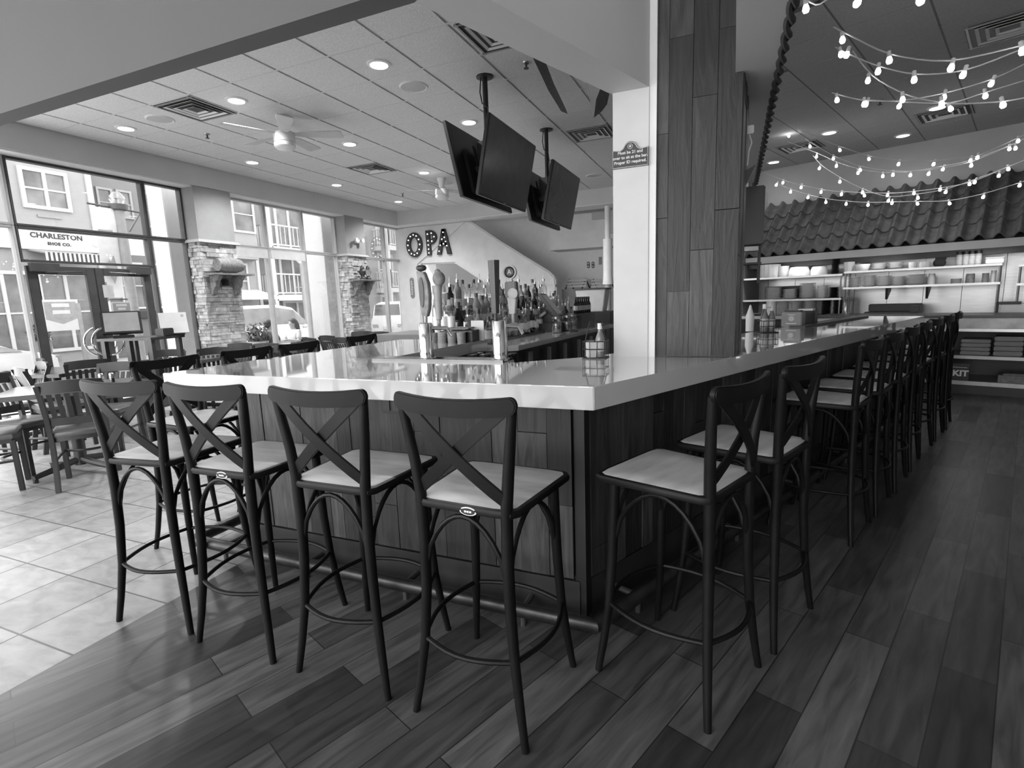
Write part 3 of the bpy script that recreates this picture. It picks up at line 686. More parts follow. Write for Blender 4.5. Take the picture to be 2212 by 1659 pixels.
def col_handle(prof, a, n=14, dy=.07, M=None):
    q = L2(a, 700, dy); return MB().lathe(prof, n, (q.x, dy, 0), M)
zs = lambda py, a=947: L2(a, py, .07).z
h = col_handle([(.008, zs(706)), (.01, zs(692)), (.016, zs(690)), (.02, zs(670)), (.022, zs(640)), (.026, zs(622)), (.03, zs(617)), (.001, zs(616))], 949)
o = part('tap_handle', h, m_handl, r, 'pale tapering tap handle with carved head')
q = L2(948, 602, .07); hd = MB().ball(q, .036, 14, 10, (1, .9, 1.15)); q2 = L2(945, 588, .07); hd.ball(q2, .018, 10, 6)
part('carved_head', hd, m_hand, o)
r, zt, L2 = beer_tower(1078, 781, 692, 'right chrome beer tower with a tall square wooden handle and a round emblem handle')
f = MB().tube([(.03, .02, zt-.03), (.08, .06, zt-.035), (.1, .07, zt-.075)], .012, 10); part('faucet', f, m_chrome, r)
q = L2(1071, 690, .02); zt0 = L2(1071, 677, .02).z; zt1 = L2(1071, 562, .02).z
h = MB().lathe([(.022, zt0), (.033, zt1), (.001, zt1)], 6, (q.x, .02, 0)); h.tube([(q.x, .02, zt-.01), (q.x, .02, zt0)], .008, 8); h.sm = False
part('tap_handle', h, m_handd, r, 'tall dark hexagonal wooden tap handle')
q = L2(1108, 677, .07); z0 = L2(1108, 678, .07).z; z1 = L2(1108, 642, .07).z; z2 = L2(1108, 608, .07).z
h = MB().prism([(q.x-.016, z0), (q.x+.016, z0), (q.x+.026, z1), (q.x-.026, z1)], .055, .085, 'y'); h.tube([(q.x, .07, zt-.03), (q.x, .07, z0)], .008, 8)
o = part('tap_handle', h, m_handl, r, 'grey tapering tap handle with emblem discs', bev=.004)
qx = L2(1105, 620, .07).x
part('handle_block', MB().prism([(qx-.034, z1), (qx+.034, z1), (qx+.03, z2), (qx-.03, z2)], .05, .09, 'y'), m_handd, o, bev=.004)
md = L2(1107, 634, .045); RX = Mx.Rotation(PI/2, 4, 'X')
part('medallion', MB().lathe([(.028, 0), (.028, .006), (.023, .008), (.001, .009)], 24, (md.x, .052, md.z), RX), m_handl, o)
rc = L2(1102, 588, .07)
part('ring', MB().lathe([(.036, -.008), (.036, .008), (.029, .011), (.029, -.011), (.036, -.008)], 28, (rc.x, .07, rc.z), RX).tube([(rc.x, .07, rc.z-.035), (qx, .07, z2)], .012, 8), m_alu, o)
part('emblem', MB().lathe([(.024, -.006), (.024, .006), (.02, .008), (.001, .008)], 24, (rc.x, .066, rc.z), RX), m_handd, o)
part('letter', text_mb('A', .036, .002, M=Mx.Translation((rc.x, .0575, rc.z)) @ UPM), m_alu, o)
# condiment caddies
CAD = None
def caddy(x, y, label, rz=0.):
    global CAD
    if CAD: return dup(CAD, (x, y, TOPC), rz, label)
    CAD = thing('condiment_caddy', label, 'caddy', (x, y, TOPC), rz, 'wire condiment caddies')
    w = MB()
    for z, s in ((.004, 1.), (.05, 1.02), (.09, 1.05)):
        w.tube([(-.055*s, -.05*s, z), (.055*s, -.05*s, z), (.055*s, .05*s, z), (-.055*s, .05*s, z)], .0028, 5, True)
    for i in range(4):
        for a, b in ((-.055+.0367*i, -.05), (-.055+.0367*i, .05)): w.tube([(a, b, .004), (a*1.05, b*1.05, .09)], .002, 5)
        for a, b in ((-.055, -.05+.033*i), (.055, -.05+.033*i)): w.tube([(a, b, .004), (a*1.05, b*1.05, .09)], .002, 5)
    part('wire_basket', w, m_black, CAD)
    part('tray', MB().box(-.06, -.055, 0, .06, .055, .004), m_black, CAD)
    part('handle', MB().tube([(-.055, 0, .09), (-.03, 0, .19), (.03, 0, .19), (.055, 0, .09)], .003, 6), m_black, CAD)
    return CAD
SB = None
def sauce(x, y, label, s=1.):
    global SB
    if SB is None:
        SB = thing('sauce_bottle', label, 'bottle', (x, y, TOPC+.005), 0, 'sauce bottles in the caddies')
        part('body', MB().lathe([(.022, 0), (.024, .01), (.024, .095), (.012, .13), (.011, .15), (.001, .15)], 16), m_amber, SB)
        part('cap', MB().lathe([(.013, .145), (.013, .175), (.001, .175)], 14), m_white, SB)
        part('label', MB().lathe([(.0245, .03), (.0245, .085)], 16), m_label, SB)
    else: o = dup(SB, (x, y, TOPC+.005), 0, label); o.scale = (s, s, s)
def packet(x, y, z, rz, tl, label):
    b = MB(); b.M = Mx.Rotation(tl, 4, 'X'); b.box(-.022, -.008, 0, .022, .008, .075); b.box(-.022, -.003, .075, .022, .003, .082)
    single('sugar_packet', b, m_paper, label, 'packet', 'paper packets in the caddies', (x, y, z), rz)
caddy(-.655, 2.675, 'wire condiment caddy at the foot of the white pillar')
sauce(-.635, 2.69, 'sauce bottle in the wire caddy at the white pillar'); packet(-.675, 2.665, TOPC+.005, .5, .2, 'paper packet leaning in the wire caddy at the white pillar'); packet(-.69, 2.69, TOPC+.006, .2, -.1, 'second paper packet standing in the wire caddy at the white pillar')
p = Pz(1640, 718, TOPC); p2 = p+E2*.06
caddy(p2.x, p2.y, 'wire condiment caddy on the bar just beyond the wooden pillar', .4)
sauce(p2.x-.025, p2.y, 'pale sauce bottle in the caddy beyond the wooden pillar', 1.2); sauce(p2.x+.025, p2.y+.02, 'sauce bottle right in the caddy beyond the wooden pillar', 1.1)
single('ketchup_bottle', MB().lathe([(.03, 0), (.032, .12), (.016, .17), (.008, .2), (.001, .21)], 16), m_white, 'pale squeeze bottle standing left behind the caddy beyond the wooden pillar', 'bottle', None, (p2.x-.12, p2.y+.16, TOPC))
for k, (a, b, rz, l) in enumerate(((1690, 706, -.35, 'dark napkin dispenser with a round crest on the bar beyond the wooden pillar'), (1719, 701, -.35, 'black napkin dispenser behind the crested one on the bar'))):
    q = Pz(a, b, TOPC)+E2*.07+E1*.05
    r = thing('napkin_dispenser', l, 'napkin dispenser', (q.x, q.y, TOPC), rz, 'napkin dispensers on the bar')
    part('box', MB().box(-.08, -.06, 0, .08, .06, .125), m_mid if k == 0 else m_black, r, bev=.006)
    part('napkins', MB().box(-.06, -.045, .12, .06, .045, .14), m_paper if k else m_black, r)
    if k == 0:
        e = part('crest', MB().lathe([(.022, 0), (.022, .003), (.017, .003), (.017, 0)], 24, (0, -.061, .072), RX), m_paper, r)
        part('crest_lines', MB().box(-.012, -.0635, .066, .012, -.0605, .07).box(-.008, -.0635, .075, .008, -.0605, .079).box(-.04, -.0635, .026, .04, -.0605, .032).box(-.028, -.0635, .102, .028, -.0605, .107), m_paper, e)
mt = MB(); mt.M = QM
mq = [K+BD*(3.3)+BN*.57, K+BD*3.3+BN*.44, K+BD*5.1+BN*.44, K+BD*5.1+BN*.57]
single('bar_mat', MB().prism([(q.x, q.y) for q in mq], TOPC, TOPC+.014), m_black, 'long black rubber bar mat along the inner edge of the right-hand run', 'bar mat', bev=.003)
# ------------------------------------------------------------------ back bar
bb = thing('back_bar', 'low service counter with stepped bottle riser in the middle of the bar', 'counter', (-2.1, 4.0, 0))
def o2(p): return (p[0]+2.1, p[1]-4.0)
part('worktop', MB().prism([o2(p) for p in [(-2.62, 4.0), (-1.75, 4.0), (-1.66, 4.07), (-1.50, 7.3), (-2.62, 7.3)]], .955, 1.0), m_quartz, bb, bev=.003)
part('cabinet', MB().prism([o2(p) for p in [(-2.58, 4.08), (-1.80, 4.08), (-1.62, 7.25), (-2.58, 7.25)]], 0, .955), m_black, bb)
rs = MB(); rs.box(-.28, .28, 1.0, .12, 3.1, 1.0+.02)
rs.box(-.26, .3, 1.0, -.1, 3.1, 1.15).box(-.48, .3, 1.0, -.26, 3.1, 1.30); part('bottle_riser', rs, m_dwood, bb)
for i in range(6):
    part('steel_door_edge', MB().box(.36+.03*i, .5+.45*i, .3, .385+.03*i, .56+.45*i, .9), m_steel, bb)
# bottle kinds
def bottle_proto(kind):
    if kind == 'tall': prof = [(.036, 0), (.038, .006), (.038, .19), (.03, .215), (.015, .235), (.0135, .285), (.001, .287)]
    elif kind == 'square': prof = [(.04, 0), (.042, .006), (.042, .15), (.034, .17), (.016, .185), (.014, .225), (.001, .226)]
    elif kind == 'round': prof = [(.034, 0), (.046, .02), (.05, .07), (.044, .12), (.018, .16), (.014, .21), (.001, .212)]
    elif kind == 'flask': prof = [(.03, 0), (.034, .01), (.04, .12), (.036, .165), (.014, .2), (.012, .25), (.001, .252)]
    else: prof = [(.03, 0), (.031, .006), (.031, .13), (.014, .17), (.0125, .22), (.001, .222)]
    return prof
BOT = {}
def bottle(kind, tone, x, y, z, label, grp, pour=False, sc=1.):
    key = (kind, tone, pour)
    if key not in BOT:
        pf_ = bottle_proto(kind); n = 4 if kind == 'square' else 14
        m = {'clear': m_bglass, 'dark': m_glassd, 'amber': m_amber}[tone]
        r = thing('liquor_bottle', label, 'bottle', (x, y, z), R.uniform(-.4, .4), grp)
        part('glass_body', MB().lathe(pf_, n if n > 4 else 16), m, r)
        if tone == 'clear':
            lq = [(a*.9, max(b, .006)) for a, b in pf_ if b < .16]; lq.append((.001, lq[-1][1])); part('liquor', MB().lathe(lq, 12), mat('pale_liquor', .5, .1, var=.1) if kind == 'tall' else m_amber, r)
        zt = pf_[-1][1]
        if pour: part('pourer', MB().lathe([(.015, zt-.02), (.015, zt+.004), (.005, zt+.012), (.0035, zt+.06), (.001, zt+.06)], 10), m_steel, r)
        else: part('cap', MB().lathe([(.0155, zt-.03), (.0155, zt+.008), (.001, zt+.01)], 12), m_cork, r)
        hb = max(a for a, b in pf_); part('label', MB().lathe([(hb*1.015, .045), (hb*1.015, .11)], 14), m_label, r)
        BOT[key] = r; r.scale = (sc, sc, sc); return r
    o = dup(BOT[key], (x, y, z), R.uniform(-.4, .4), label, grp); o.scale = (sc, sc, sc); return o
KN = {'tall': 'tall straight', 'square': 'stout', 'round': 'round-bellied', 'flask': 'slim-shouldered', 'beer': 'small long-necked'}
kinds = ['tall', 'square', 'flask', 'round', 'tall', 'beer', 'flask', 'tall']; tones = ['clear', 'amber', 'clear', 'clear', 'clear', 'dark', 'amber']
def bottle_row(y0, y1, n, x0, x1, z, rowname, seed, tn=None, kd=None, pourp=.4, skip=None):
    rr_ = random.Random(seed)
    for i in range(n):
        u = i/(n-1); y = y0+(y1-y0)*u+rr_.uniform(-.012, .012); x = x0+(x1-x0)*u+rr_.uniform(-.012, .012)
        if skip and skip[0] < y < skip[1]: continue
        kd_ = rr_.choice(kd or kinds); tn_ = rr_.choice(tn or tones); pr = rr_.random() < pourp
        bottle(kd_, tn_, x, y, z, '%s %s bottle%s, %s from the near end of %s' % ({'clear': 'clear', 'amber': 'amber', 'dark': 'dark'}[tn_], KN[kd_], ' with pourer' if pr else '', OR[i], rowname), 'liquor bottles on the back bar', pr, rr_.uniform(.95, 1.22))
bottle_row(4.38, 7.0, 23, -2.46, -2.44, 1.30, 'the top riser step', 3, pourp=.6, tn=['clear', 'clear', 'amber', 'clear', 'dark'])
bottle_row(4.42, 6.95, 22, -2.28, -2.26, 1.15, 'the middle riser step', 4)
bottle_row(4.40, 6.9, 20, -2.08, -2.02, 1.02, 'the lowest bottle row', 5, tn=['dark', 'amber', 'clear', 'clear'])
for k in range(6):
    bottle(['tall', 'tall', 'flask', 'square', 'flask', 'round'][k], ['clear', 'clear', 'dark', 'clear', 'amber', 'clear'][k], -2.50+.1*k, 4.22, 1.0 if k > 2 else 1.0, '%s bottle, %s from the left across the near end of the back bar' % (['tall clear', 'tall clear', 'dark slim', 'stout clear', 'amber slim', 'round clear'][k], OR[k]), 'liquor bottles across the end of the back bar', k == 0, 1.7-.12*k)
for k in range(7):
    bottle('beer', 'dark', -1.80+.005*k, 6.35+.085*k, 1.18, 'brown beer bottle, %s from the left on the low box near the white tub' % OR[k], 'beer bottles on the low box', False, .9)
single('bottle_box', MB().box(-1.95, 6.3, 1.0, -1.72, 7.0, 1.18), m_black, 'black box carrying beer bottles at the far end of the back bar', 'box', bev=.006)
# till
q = Pz(1196, 716, 1.0)
r = thing('cash_register', 'black till with tilted touch screen on the back bar', 'cash register', (q.x-.1, q.y+.06, 1.0), .12)
part('cash_drawer', MB().box(-.2, -.2, 0, .2, .22, .1), m_black, r, bev=.006)
part('drawer_front', MB().box(.2, -.18, .012, .207, .2, .088), m_blackp, r)
part('stand', MB().prism([(-.1, .1), (.12, .1), (.05, .2), (-.02, .28), (-.08, .26)], -.07, .07, 'y'), m_blackp, r, bev=.006)
sc = MB(); sc.M = Mx.Translation((.05, 0, .3)) @ Mx.Rotation(.9, 4, 'Y'); sc.box(-.17, -.16, -.02, .17, .16, .02)
o = part('touch_screen', sc, m_blackp, r, bev=.008)
s2 = MB(); s2.M = Mx.Translation((.05, 0, .3)) @ Mx.Rotation(.9, 4, 'Y'); s2.box(-.14, -.13, .02, .14, .13, .0225); part('display', s2, m_mid, o, 'grey display')
part('card_reader', MB().cbox((-.02, -.14, .2), (.1, .05, .03), 0, Mx.Rotation(-.6, 4, 'Y')), m_mid, r, bev=.004)
single('round_ashtray', MB().lathe([(.05, 0), (.055, .012), (.048, .014), (.045, .006), (.001, .006)], 20), m_black, 'small round dark dish on the back bar right of the till', 'dish', None, (-1.66, 5.75, 1.0))
JARS = None
for k, (x, y, z, l) in enumerate(((-1.8, 5.55, 1.0, 'glass jar right of the till, nearest one'), (-1.78, 5.9, 1.0, 'glass jar right of the till, farther one'), (-1.78, 6.12, 1.0, 'glass jar right of the till, farthest one'))):
    if JARS is None:
        JARS = thing('glass_jar', l, 'jar', (x, y, z), 0, 'glass jars by the till'); part('jar_body', MB().lathe([(.05, 0), (.055, .01), (.055, .13), (.045, .15), (.045, .16)], 18), m_bglass, JARS); part('lid', MB().lathe([(.048, .158), (.048, .178), (.001, .178)], 18), m_steel, JARS); part('filling', MB().lathe([(.045, .01), (.045, .1), (.001, .1)], 14), m_hand, JARS)
    else: dup(JARS, (x, y, z), 0, l)
# clutter at the far end of the window-side run
r = thing('bar_caddy', 'black bartender caddy with compartments at the far end of the window-side run', 'caddy', (-2.02, 3.72, TOPC), .1)
part('box', MB().box(-.14, -.08, 0, .14, .08, .01).box(-.14, -.08, 0, .14, -.072, .09).box(-.14, .072, 0, .14, .08, .09).box(-.14, -.08, 0, -.132, .08, .09).box(.132, -.08, 0, .14, .08, .09).box(-.05, -.08, 0, -.045, .08, .09).box(.045, -.08, 0, .05, .08, .09), m_black, r)
part('napkin_tray', MB().box(-.12, -.075, .1, .1, .06, .112), m_blackp, r)
CUPS = None
for k in range(3):
    x = -2.24+.055*k; l = 'stack of tall pale plastic cups beside the black caddy, %s from the left' % OR[k]
    if CUPS is None:
        CUPS = single('cup_stack', MB().lathe([(.026, 0), (.03, .02), (.029, .022), (.031, .05), (.03, .052), (.033, .19), (.034, .2), (.03, .2)], 16), m_cer, l, 'cup stack', 'cup stacks beside the caddy', (x, 3.74, TOPC))
    else: dup(CUPS, (x, 3.74+.02*k, TOPC), 0, l)
TUB = None
for k in range(4):
    l = 'round stacked dip tub on the window-side run, %s from the left' % OR[k]
    if TUB is None:
        TUB = single('dip_tub', MB().lathe([(.032, 0), (.036, .025), (.034, .027), (.037, .05), (.035, .052), (.038, .08), (.001, .08)], 16), m_mid, l, 'tub', 'dip tubs on the window-side run', (-2.2, 3.6, TOPC))
    else: dup(TUB, (-2.2+.085*k, 3.6-.0*k, TOPC), 0, l)
single('menu_card', MB().box(-.05, -.004, 0, .05, .004, .13), m_black, 'black menu card standing behind the dip tubs', 'menu', None, (-1.98, 3.84, TOPC), .2)
single('spirits_flyer', MB().box(-.06, -.004, 0, .06, .004, .16), m_paper, 'pale printed card standing by the black caddy', 'card', None, (-1.9, 3.8, TOPC), -.1)
GL = None
single('ice_bin', MB().box(-1.85, 3.0, 0, -1.2, 3.5, .86), m_steel, 'steel under-bar bin carrying upturned glasses', 'bin', bev=.01)
for k in range(8):
    x, y = -1.62+.085*(k % 4), 3.14+.1*(k//4); l = 'upturned clear glass behind the bar front, %s of the %s row' % (OR[k % 4], ['near', 'far'][k//4])
    if GL is None: GL = single('drinking_glass', MB().lathe([(.036, 0), (.038, .0), (.033, .17), (.001, .172), (.03, .165), (.034, .004)], 14), m_bglass, l, 'glass', 'upturned glasses on the bin', (x, y, .86))
    else: dup(GL, (x, y, .86), 0, l)
# far end: wooden ledge, plaque, switches, tub, pipe, racks
single('wood_ledge', MB().box(-3.35, 4.7, .0, -3.3, 5.35, .98).box(-3.6, 4.62, .98, -2.75, 5.4, 1.06), m_dtable, 'plain wooden high table just past the end of the window-side run', 'high table', bev=.004)
single('dark_tray', MB().lathe([(.12, 0), (.13, .02), (.001, .02)], 20), m_dwood, 'small dark tray lying on the wooden high table', 'tray', None, (-3.05, 5.1, 1.06))
def wallp(px, py): return Py(px, py, YB)
a = wallp(891, 622); mb = MB(); R3 = [(.055*math.cos(t)+0, (.2 if math.sin(t) > 0 else -.2)+.055*math.sin(t)) for t in [2*PI*i/24 for i in range(24)]]
mb.prism(R3, -.02, 0, 'y'); r = thing('wall_plaque', 'tall rounded wall plaque beside the alcove', 'plaque', (a.x, YB-.001, a.z)); part('board', mb, m_hand, r)
mb = MB()
for i in range(9): mb.box(-.02, -.024, -.17+.04*i, .02, -.019, -.15+.04*i)
part('raised_marks', mb, m_plast, r)
a = Px(880, 592, -7.88)
r = thing('restroom_sign', 'small dark restroom sign with two white figures in the window corner', 'sign', (-7.83, a.y+.02, a.z)); part('plate', MB().box(-.006, -.11, -.11, .006, .11, .11), m_black, r)
for sg in (-.045, .045): part('figure', MB().box(.006, sg-.022, -.07, .009, sg+.022, .03).ball((.008, sg, .06), .022, 8, 5, (.3, 1, 1)), m_white, r)
for k, (px, l) in enumerate(((1270, 'left dark oval wall gauge on the far wall'), (1280, 'right dark oval wall gauge on the far wall'))):
    a = Py(px, 572, 12.7); r = thing('wall_gauge', l, 'gauge', (a.x, 12.748, a.z), 0, 'oval gauges on the far wall')
    part('plate', MB().prism([(.032*math.cos(t), (.045 if math.sin(t) > 0 else -.045)+.032*math.sin(t)) for t in [2*PI*i/20 for i in range(20)]], -.02, 0, 'y'), m_black, r)
    part('dial', MB().lathe([(.02, 0), (.02, .004), (.001, .004)], 16, (0, -.02, .035), RX).lathe([(.02, 0), (.02, .004), (.001, .004)], 16, (0, -.02, -.035), RX), m_alu, r)
a = Py(1297, 579, 12.7); single('thermostat', MB().box(-.08, -.03, -.06, .08, 0, .06), m_white, 'white thermostat right of the oval gauges', 'thermostat', None, (a.x, 12.748, a.z), bev=.01)
a = Py(1296, 563, 12.7); single('notice', MB().box(-.04, -.006, -.09, .04, 0, .09), m_mid, 'small grey notice above the white thermostat', 'notice', None, (a.x, 12.748, a.z))
a = Py(1313, 580, 9.8)
r = thing('vent_pipe', 'fat white vertical pipe beside the white pillar in the background', 'pipe', (a.x, 9.8, 0))
part('lower_sleeve', MB().lathe([(.10, 1.60), (.085, 1.75), (.085, 2.42), (.001, 2.42)], 20), m_cer, r); part('upper_pipe', MB().lathe([(.05, 2.40), (.05, 3.0), (.001, 3.0)], 16), m_white, r); part('foot', MB().lathe([(.06, 0), (.06, 1.62)], 16), m_alu, r)
a = Py(1281, 670, 8.6)
single('side_cabinet', MB().box(a.x-.75, 8.35, 0, a.x+.35, 9.0, a.z-.02), m_black, 'dark cabinet behind the back bar under the white tub', 'cabinet', bev=.008)
zt = Py(1281, 626, 8.6).z; z0 = a.z-.02
r = thing('white_tub', 'white plastic tub with dark rim behind the bottles', 'tub', (a.x, 8.6, z0)); w0, w1 = .2, .25; h = zt-z0
part('tub_body', MB().add([(-w0,-.15,0),(w0,-.15,0),(w0,.15,0),(-w0,.15,0),(-w1,-.18,h),(w1,-.18,h),(w1,.18,h),(-w1,.18,h)], [(0,3,2,1),(4,5,6,7),(0,1,5,4),(1,2,6,5),(2,3,7,6),(3,0,4,7)]), m_cloth, r, bev=.01)
part('rim', MB().box(-w1-.02, -.2, h, w1+.02, .2, h+.025), m_black, r, bev=.006)
for k, (px, l) in enumerate(((1248, 'wooden A-frame rack at the far wall, left one'), (1300, 'wooden A-frame rack at the far wall, beside the white pipe'))):
    a = Py(px, 624, 12.2); r = thing('a_frame_rack', l, 'rack', (a.x, 12.2, a.z), 0, 'A-frame racks at the far wall'); zz = Py(px, 603, 12.2).z-a.z
    for s in (-.2, .2): part('leg', MB().tube([(s-.07, -.1, 0), (s, 0, zz), (s+.07, .1, 0)], .018, 6), m_black, r)
    for i in range(3): part('slat', MB().box(-.24, -.1+.03*i, zz*(.15+.3*i), .24, -.07+.03*i, zz*(.15+.3*i)+.05), m_wall, r)
    single('far_sideboard', MB().box(-.35, -.2, 0, .35, .2, a.z), m_mid, 'sideboard carrying the %s rack at the far wall' % ['left', 'right'][k], 'sideboard', 'sideboards at the far wall', (a.x, 12.25, 0))
# alcove shelves with glasses
for k, z in enumerate((1.28, 1.62)):
    a0_, a1_ = Py(930, 650, 12.2).x, Py(990, 650, 12.2).x
    single('alcove_shelf', MB().box(-.5, -.12, -.02, .55, .1, .02), m_plast, '%s pale shelf in the alcove under the stairs' % ['lower', 'upper'][k], 'shelf', 'alcove shelves', ((a0_+a1_)/2, 12.2, z))
    for i in range(7): single('shelf_jar', MB().lathe([(.04, 0), (.045, .02), (.045, .14), (.03, .17), (.001, .17)], 12), [m_alu, m_label, m_mid][i % 3], 'small jar on the %s alcove shelf, %s from the left' % (['lower', 'upper'][k], OR[i]), 'jar', 'jars on the alcove shelves', ((a0_+a1_)/2-.42+.14*i, 12.17, z+.02))
# OPA marquee letters
def marquee(ch, px, py, rz, label, polys, bulbs):
    a = Py(px, py, YB-.06); r = thing('marquee_letter', label, 'marquee letter', (a.x, YB-.012, a.z), 0, 'light-bulb letters on the far wall'); r.rotation_euler = (0, rz, 0)
    b = MB(); rim = MB()
    for po in polys:
        b.prism(po, -.05, 0, 'y')
    part('letter_body', b, m_fab, r)
    for (x, z) in bulbs:
        part('bulb', MB().ball((x, -.055, z), .0135, 10, 6), m_mbulb, r)
N_ = 28
def ringq(rx, rz, w): return [[((rx)*math.cos(t0), rz*math.sin(t0)), (rx*math.cos(t1), rz*math.sin(t1)), ((rx-w)*math.cos(t1), (rz-w)*math.sin(t1)), ((rx-w)*math.cos(t0), (rz-w)*math.sin(t0))] for t0, t1 in [(2*PI*i/N_, 2*PI*(i+1)/N_) for i in range(N_)]]
marquee('O', 894, 529, 0, 'large dark letter O studded with bulbs on the plaster wall', ringq(.23, .30, .12), [(.172*math.cos(2*PI*i/12), .24*math.sin(2*PI*i/12)) for i in range(12)])
pb = [(-.08, .05), (-.08, -.05), (-.08, -.15), (-.08, -.24), (-.08, .21), (.03, .22), (.1, .13), (.03, .03)]
marquee('P', 931, 524, -.03, 'large dark letter P studded with bulbs on the plaster wall', [[(-.14, -.3), (-.03, -.3), (-.03, .3), (-.14, .3)]]+[[(-.03+.19*math.cos(t0), .13+.17*math.sin(t0)), (-.03+.19*math.cos(t1), .13+.17*math.sin(t1)), (-.03+.08*math.cos(t1), .13+.06*math.sin(t1)), (-.03+.08*math.cos(t0), .13+.06*math.sin(t0))] for t0, t1 in [(-PI/2+PI*i/12, -PI/2+PI*(i+1)/12) for i in range(12)]], pb)
marquee('A', 958, 522, .02, 'large dark letter A studded with bulbs on the plaster wall', [[(-.2, -.3), (-.09, -.3), (.05, .3), (-.05, .3)], [(.2, -.3), (.09, -.3), (-.05, .3), (.05, .3)], [(-.1, -.1), (.1, -.1), (.07, 0), (-.07, 0)]], [(-.13, -.22), (-.09, -.08), (0, .22), (.03, .1), (.06, 0), (.09, -.1), (.0, -.05), (-.04, .06)])
# sign on the white pillar
a = V((-.4875, 2.745, Zat(1364, 338, (-.4875, 2.745))))
hw, hb = .088, .05
z1 = Zat(1364, 330, a); 
pts = [(-hw, -.052), (hw, -.052), (hw, .034)]+[(.05-.0*i, .030) for i in range(1)]+[(.036, .038), (.026, .056), (.014, .066), (0, .069), (-.014, .066), (-.026, .056), (-.036, .038), (-.05, .030), (-hw, .034)]
r = thing('bar_notice_sign', 'dark plaque with arched top and white lettering on the white pillar', 'sign', a)
pl = part('board', MB().prism(pts, -.012, 0, 'y'), m_mid if 0 else mat('sign_grey', .05, .6, var=.1), r)
ed = MB().tube([(x*.965, -.0125, z*.95-.0005) for x, z in pts], .0013, 5, True); part('border', ed, m_paper, pl)
part('star_ring', MB().tube([(.0115*math.cos(t), -.0125, .045+.0115*math.sin(t)) for t in [2*PI*i/24 for i in range(24)]], .001, 5, True), m_paper, pl)
part('star', MB().prism([((.008 if i % 2 == 0 else .0035)*math.sin(PI*i/5), .045+(.008 if i % 2 == 0 else .0035)*math.cos(PI*i/5)) for i in range(10)], -.0135, -.012, 'y'), m_paper, pl)
for i, t in enumerate(('Must be 21 and', 'over to sit at the bar.', 'Proper ID required.')):
    part('lettering', text_mb(t, .0195, .0015, M=Mx.Translation((0, -.0128, .018-.0225*i)) @ UPM, bold=.0004), m_paper, pl)
single('sign_bracket', MB().box(-.59, 2.80, a.z-.02, -.575, 2.83, a.z+.02), m_black, 'small dark bracket on the left side of the white pillar behind the plaque', 'bracket')
r = thing('wall_hook', 'small pale wall fitting with a cord on the right edge of the wooden pillar', 'hook', (.052, 3.1, Zat(1612, 283, (.05, 3.1)))); part('fitting', MB().box(-.02, -.02, -.02, .02, .0, .02), m_white, r, bev=.003); part('cord', MB().tube([(0, 0, -.02), (.012, 0, -.06), (0, 0, -.1), (-.005, 0, -.17)], .004, 6), m_white, r); part('dark_clip', MB().prism([(-.02, -.2), (.035, -.17), (-.01, -.27)], -.01, .01, 'y'), m_black, r)
q = Pt(1622, 500, 6.0); zl = Pt(1622, 612, 6.0).z
r = thing('hanging_lantern', 'dark metal lantern shelf partly hidden behind the wooden pillar', 'lantern', (q.x, q.y, zl)); hh = q.z-zl
for a, b in ((-.09, -.09), (.09, -.09), (.09, .09), (-.09, .09)): part('post', MB().box(a-.012, b-.012, 0, a+.012, b+.012, hh), m_black, r)
part('shelf', MB().box(-.11, -.11, hh*.36, .11, .11, hh*.36+.02), m_black, r); part('lamp_box', MB().box(-.08, -.08, hh*.62, .08, .08, hh*.62+.06), m_label, r); part('roof', MB().lathe([(.15, 0), (.02, .12), (.001, .14)], 4, (0, 0, hh), Mx.Rotation(PI/4, 4, 'Z')), m_black, r)
part('hanger', MB().tube([(0, 0, hh+.1), (0, 0, C-zl)], .006, 6), m_black, r)
# ------------------------------------------------------------------ open kitchen at the far end of the aisle
def qthing(name, label, cat, s, t, z=0., grp=None): return thing(name, label, cat, Q(s, t, z), QROT, grp)
def qsingle(name, mb, m, label, cat, s, t, z=0., grp=None, bev=0.): return single(name, mb, m, label, cat, grp, Q(s, t, z), QROT, bev)
T1 = 8.6
r = qthing('kitchen_pass', 'long low service line with open shelves in front of the kitchen', 'counter', 0, T1)
part('plinth', MB().box(-2.2, .06, 0, 2.2, .75, .12), m_black, r)
part('bottom_shelf', MB().box(-2.2, 0, .12, 2.2, .75, .17), m_gall, r, 'grey shelf lip')
part('middle_shelf', MB().box(-2.2, 0, .45, 2.2, .75, .49), m_gall, r)
part('upper_shelf', MB().box(-2.2, 0, .79, 2.2, .75, .825), m_steel, r)
part('marble_band', MB().box(-2.2, .02, .825, 2.2, .75, .955), m_marble, r, 'veined marble edge band')
part('top', MB().box(-2.2, -.015, .955, 2.2, .8, .99), m_dwood, r, bev=.003)
part('back_panel', MB().box(-2.2, .7, .12, 2.2, .76, .83), m_black, r)
for s in (-2.2, -1.1, .6, 2.16): part('upright', MB().box(s, .01, .12, s+.04, .74, .82), m_black, r)
a = Pt(2064, 801, T1); u = a.dot(E2)
r = qthing('kit_sign', 'black sign with white lettering on the lowest shelf of the service line', 'sign', u, T1-.02, .175)
part('plate', MB().box(-.13, -.008, 0, .13, .0, .215), m_black, r)
part('lettering', text_mb('G KIT', .1, .002, M=Mx.Translation((0, -.009, .09)) @ UPM, bold=.004), m_white, r)
part('line', MB().box(-.1, -.0095, .165, .11, -.008, .17), m_white, r)
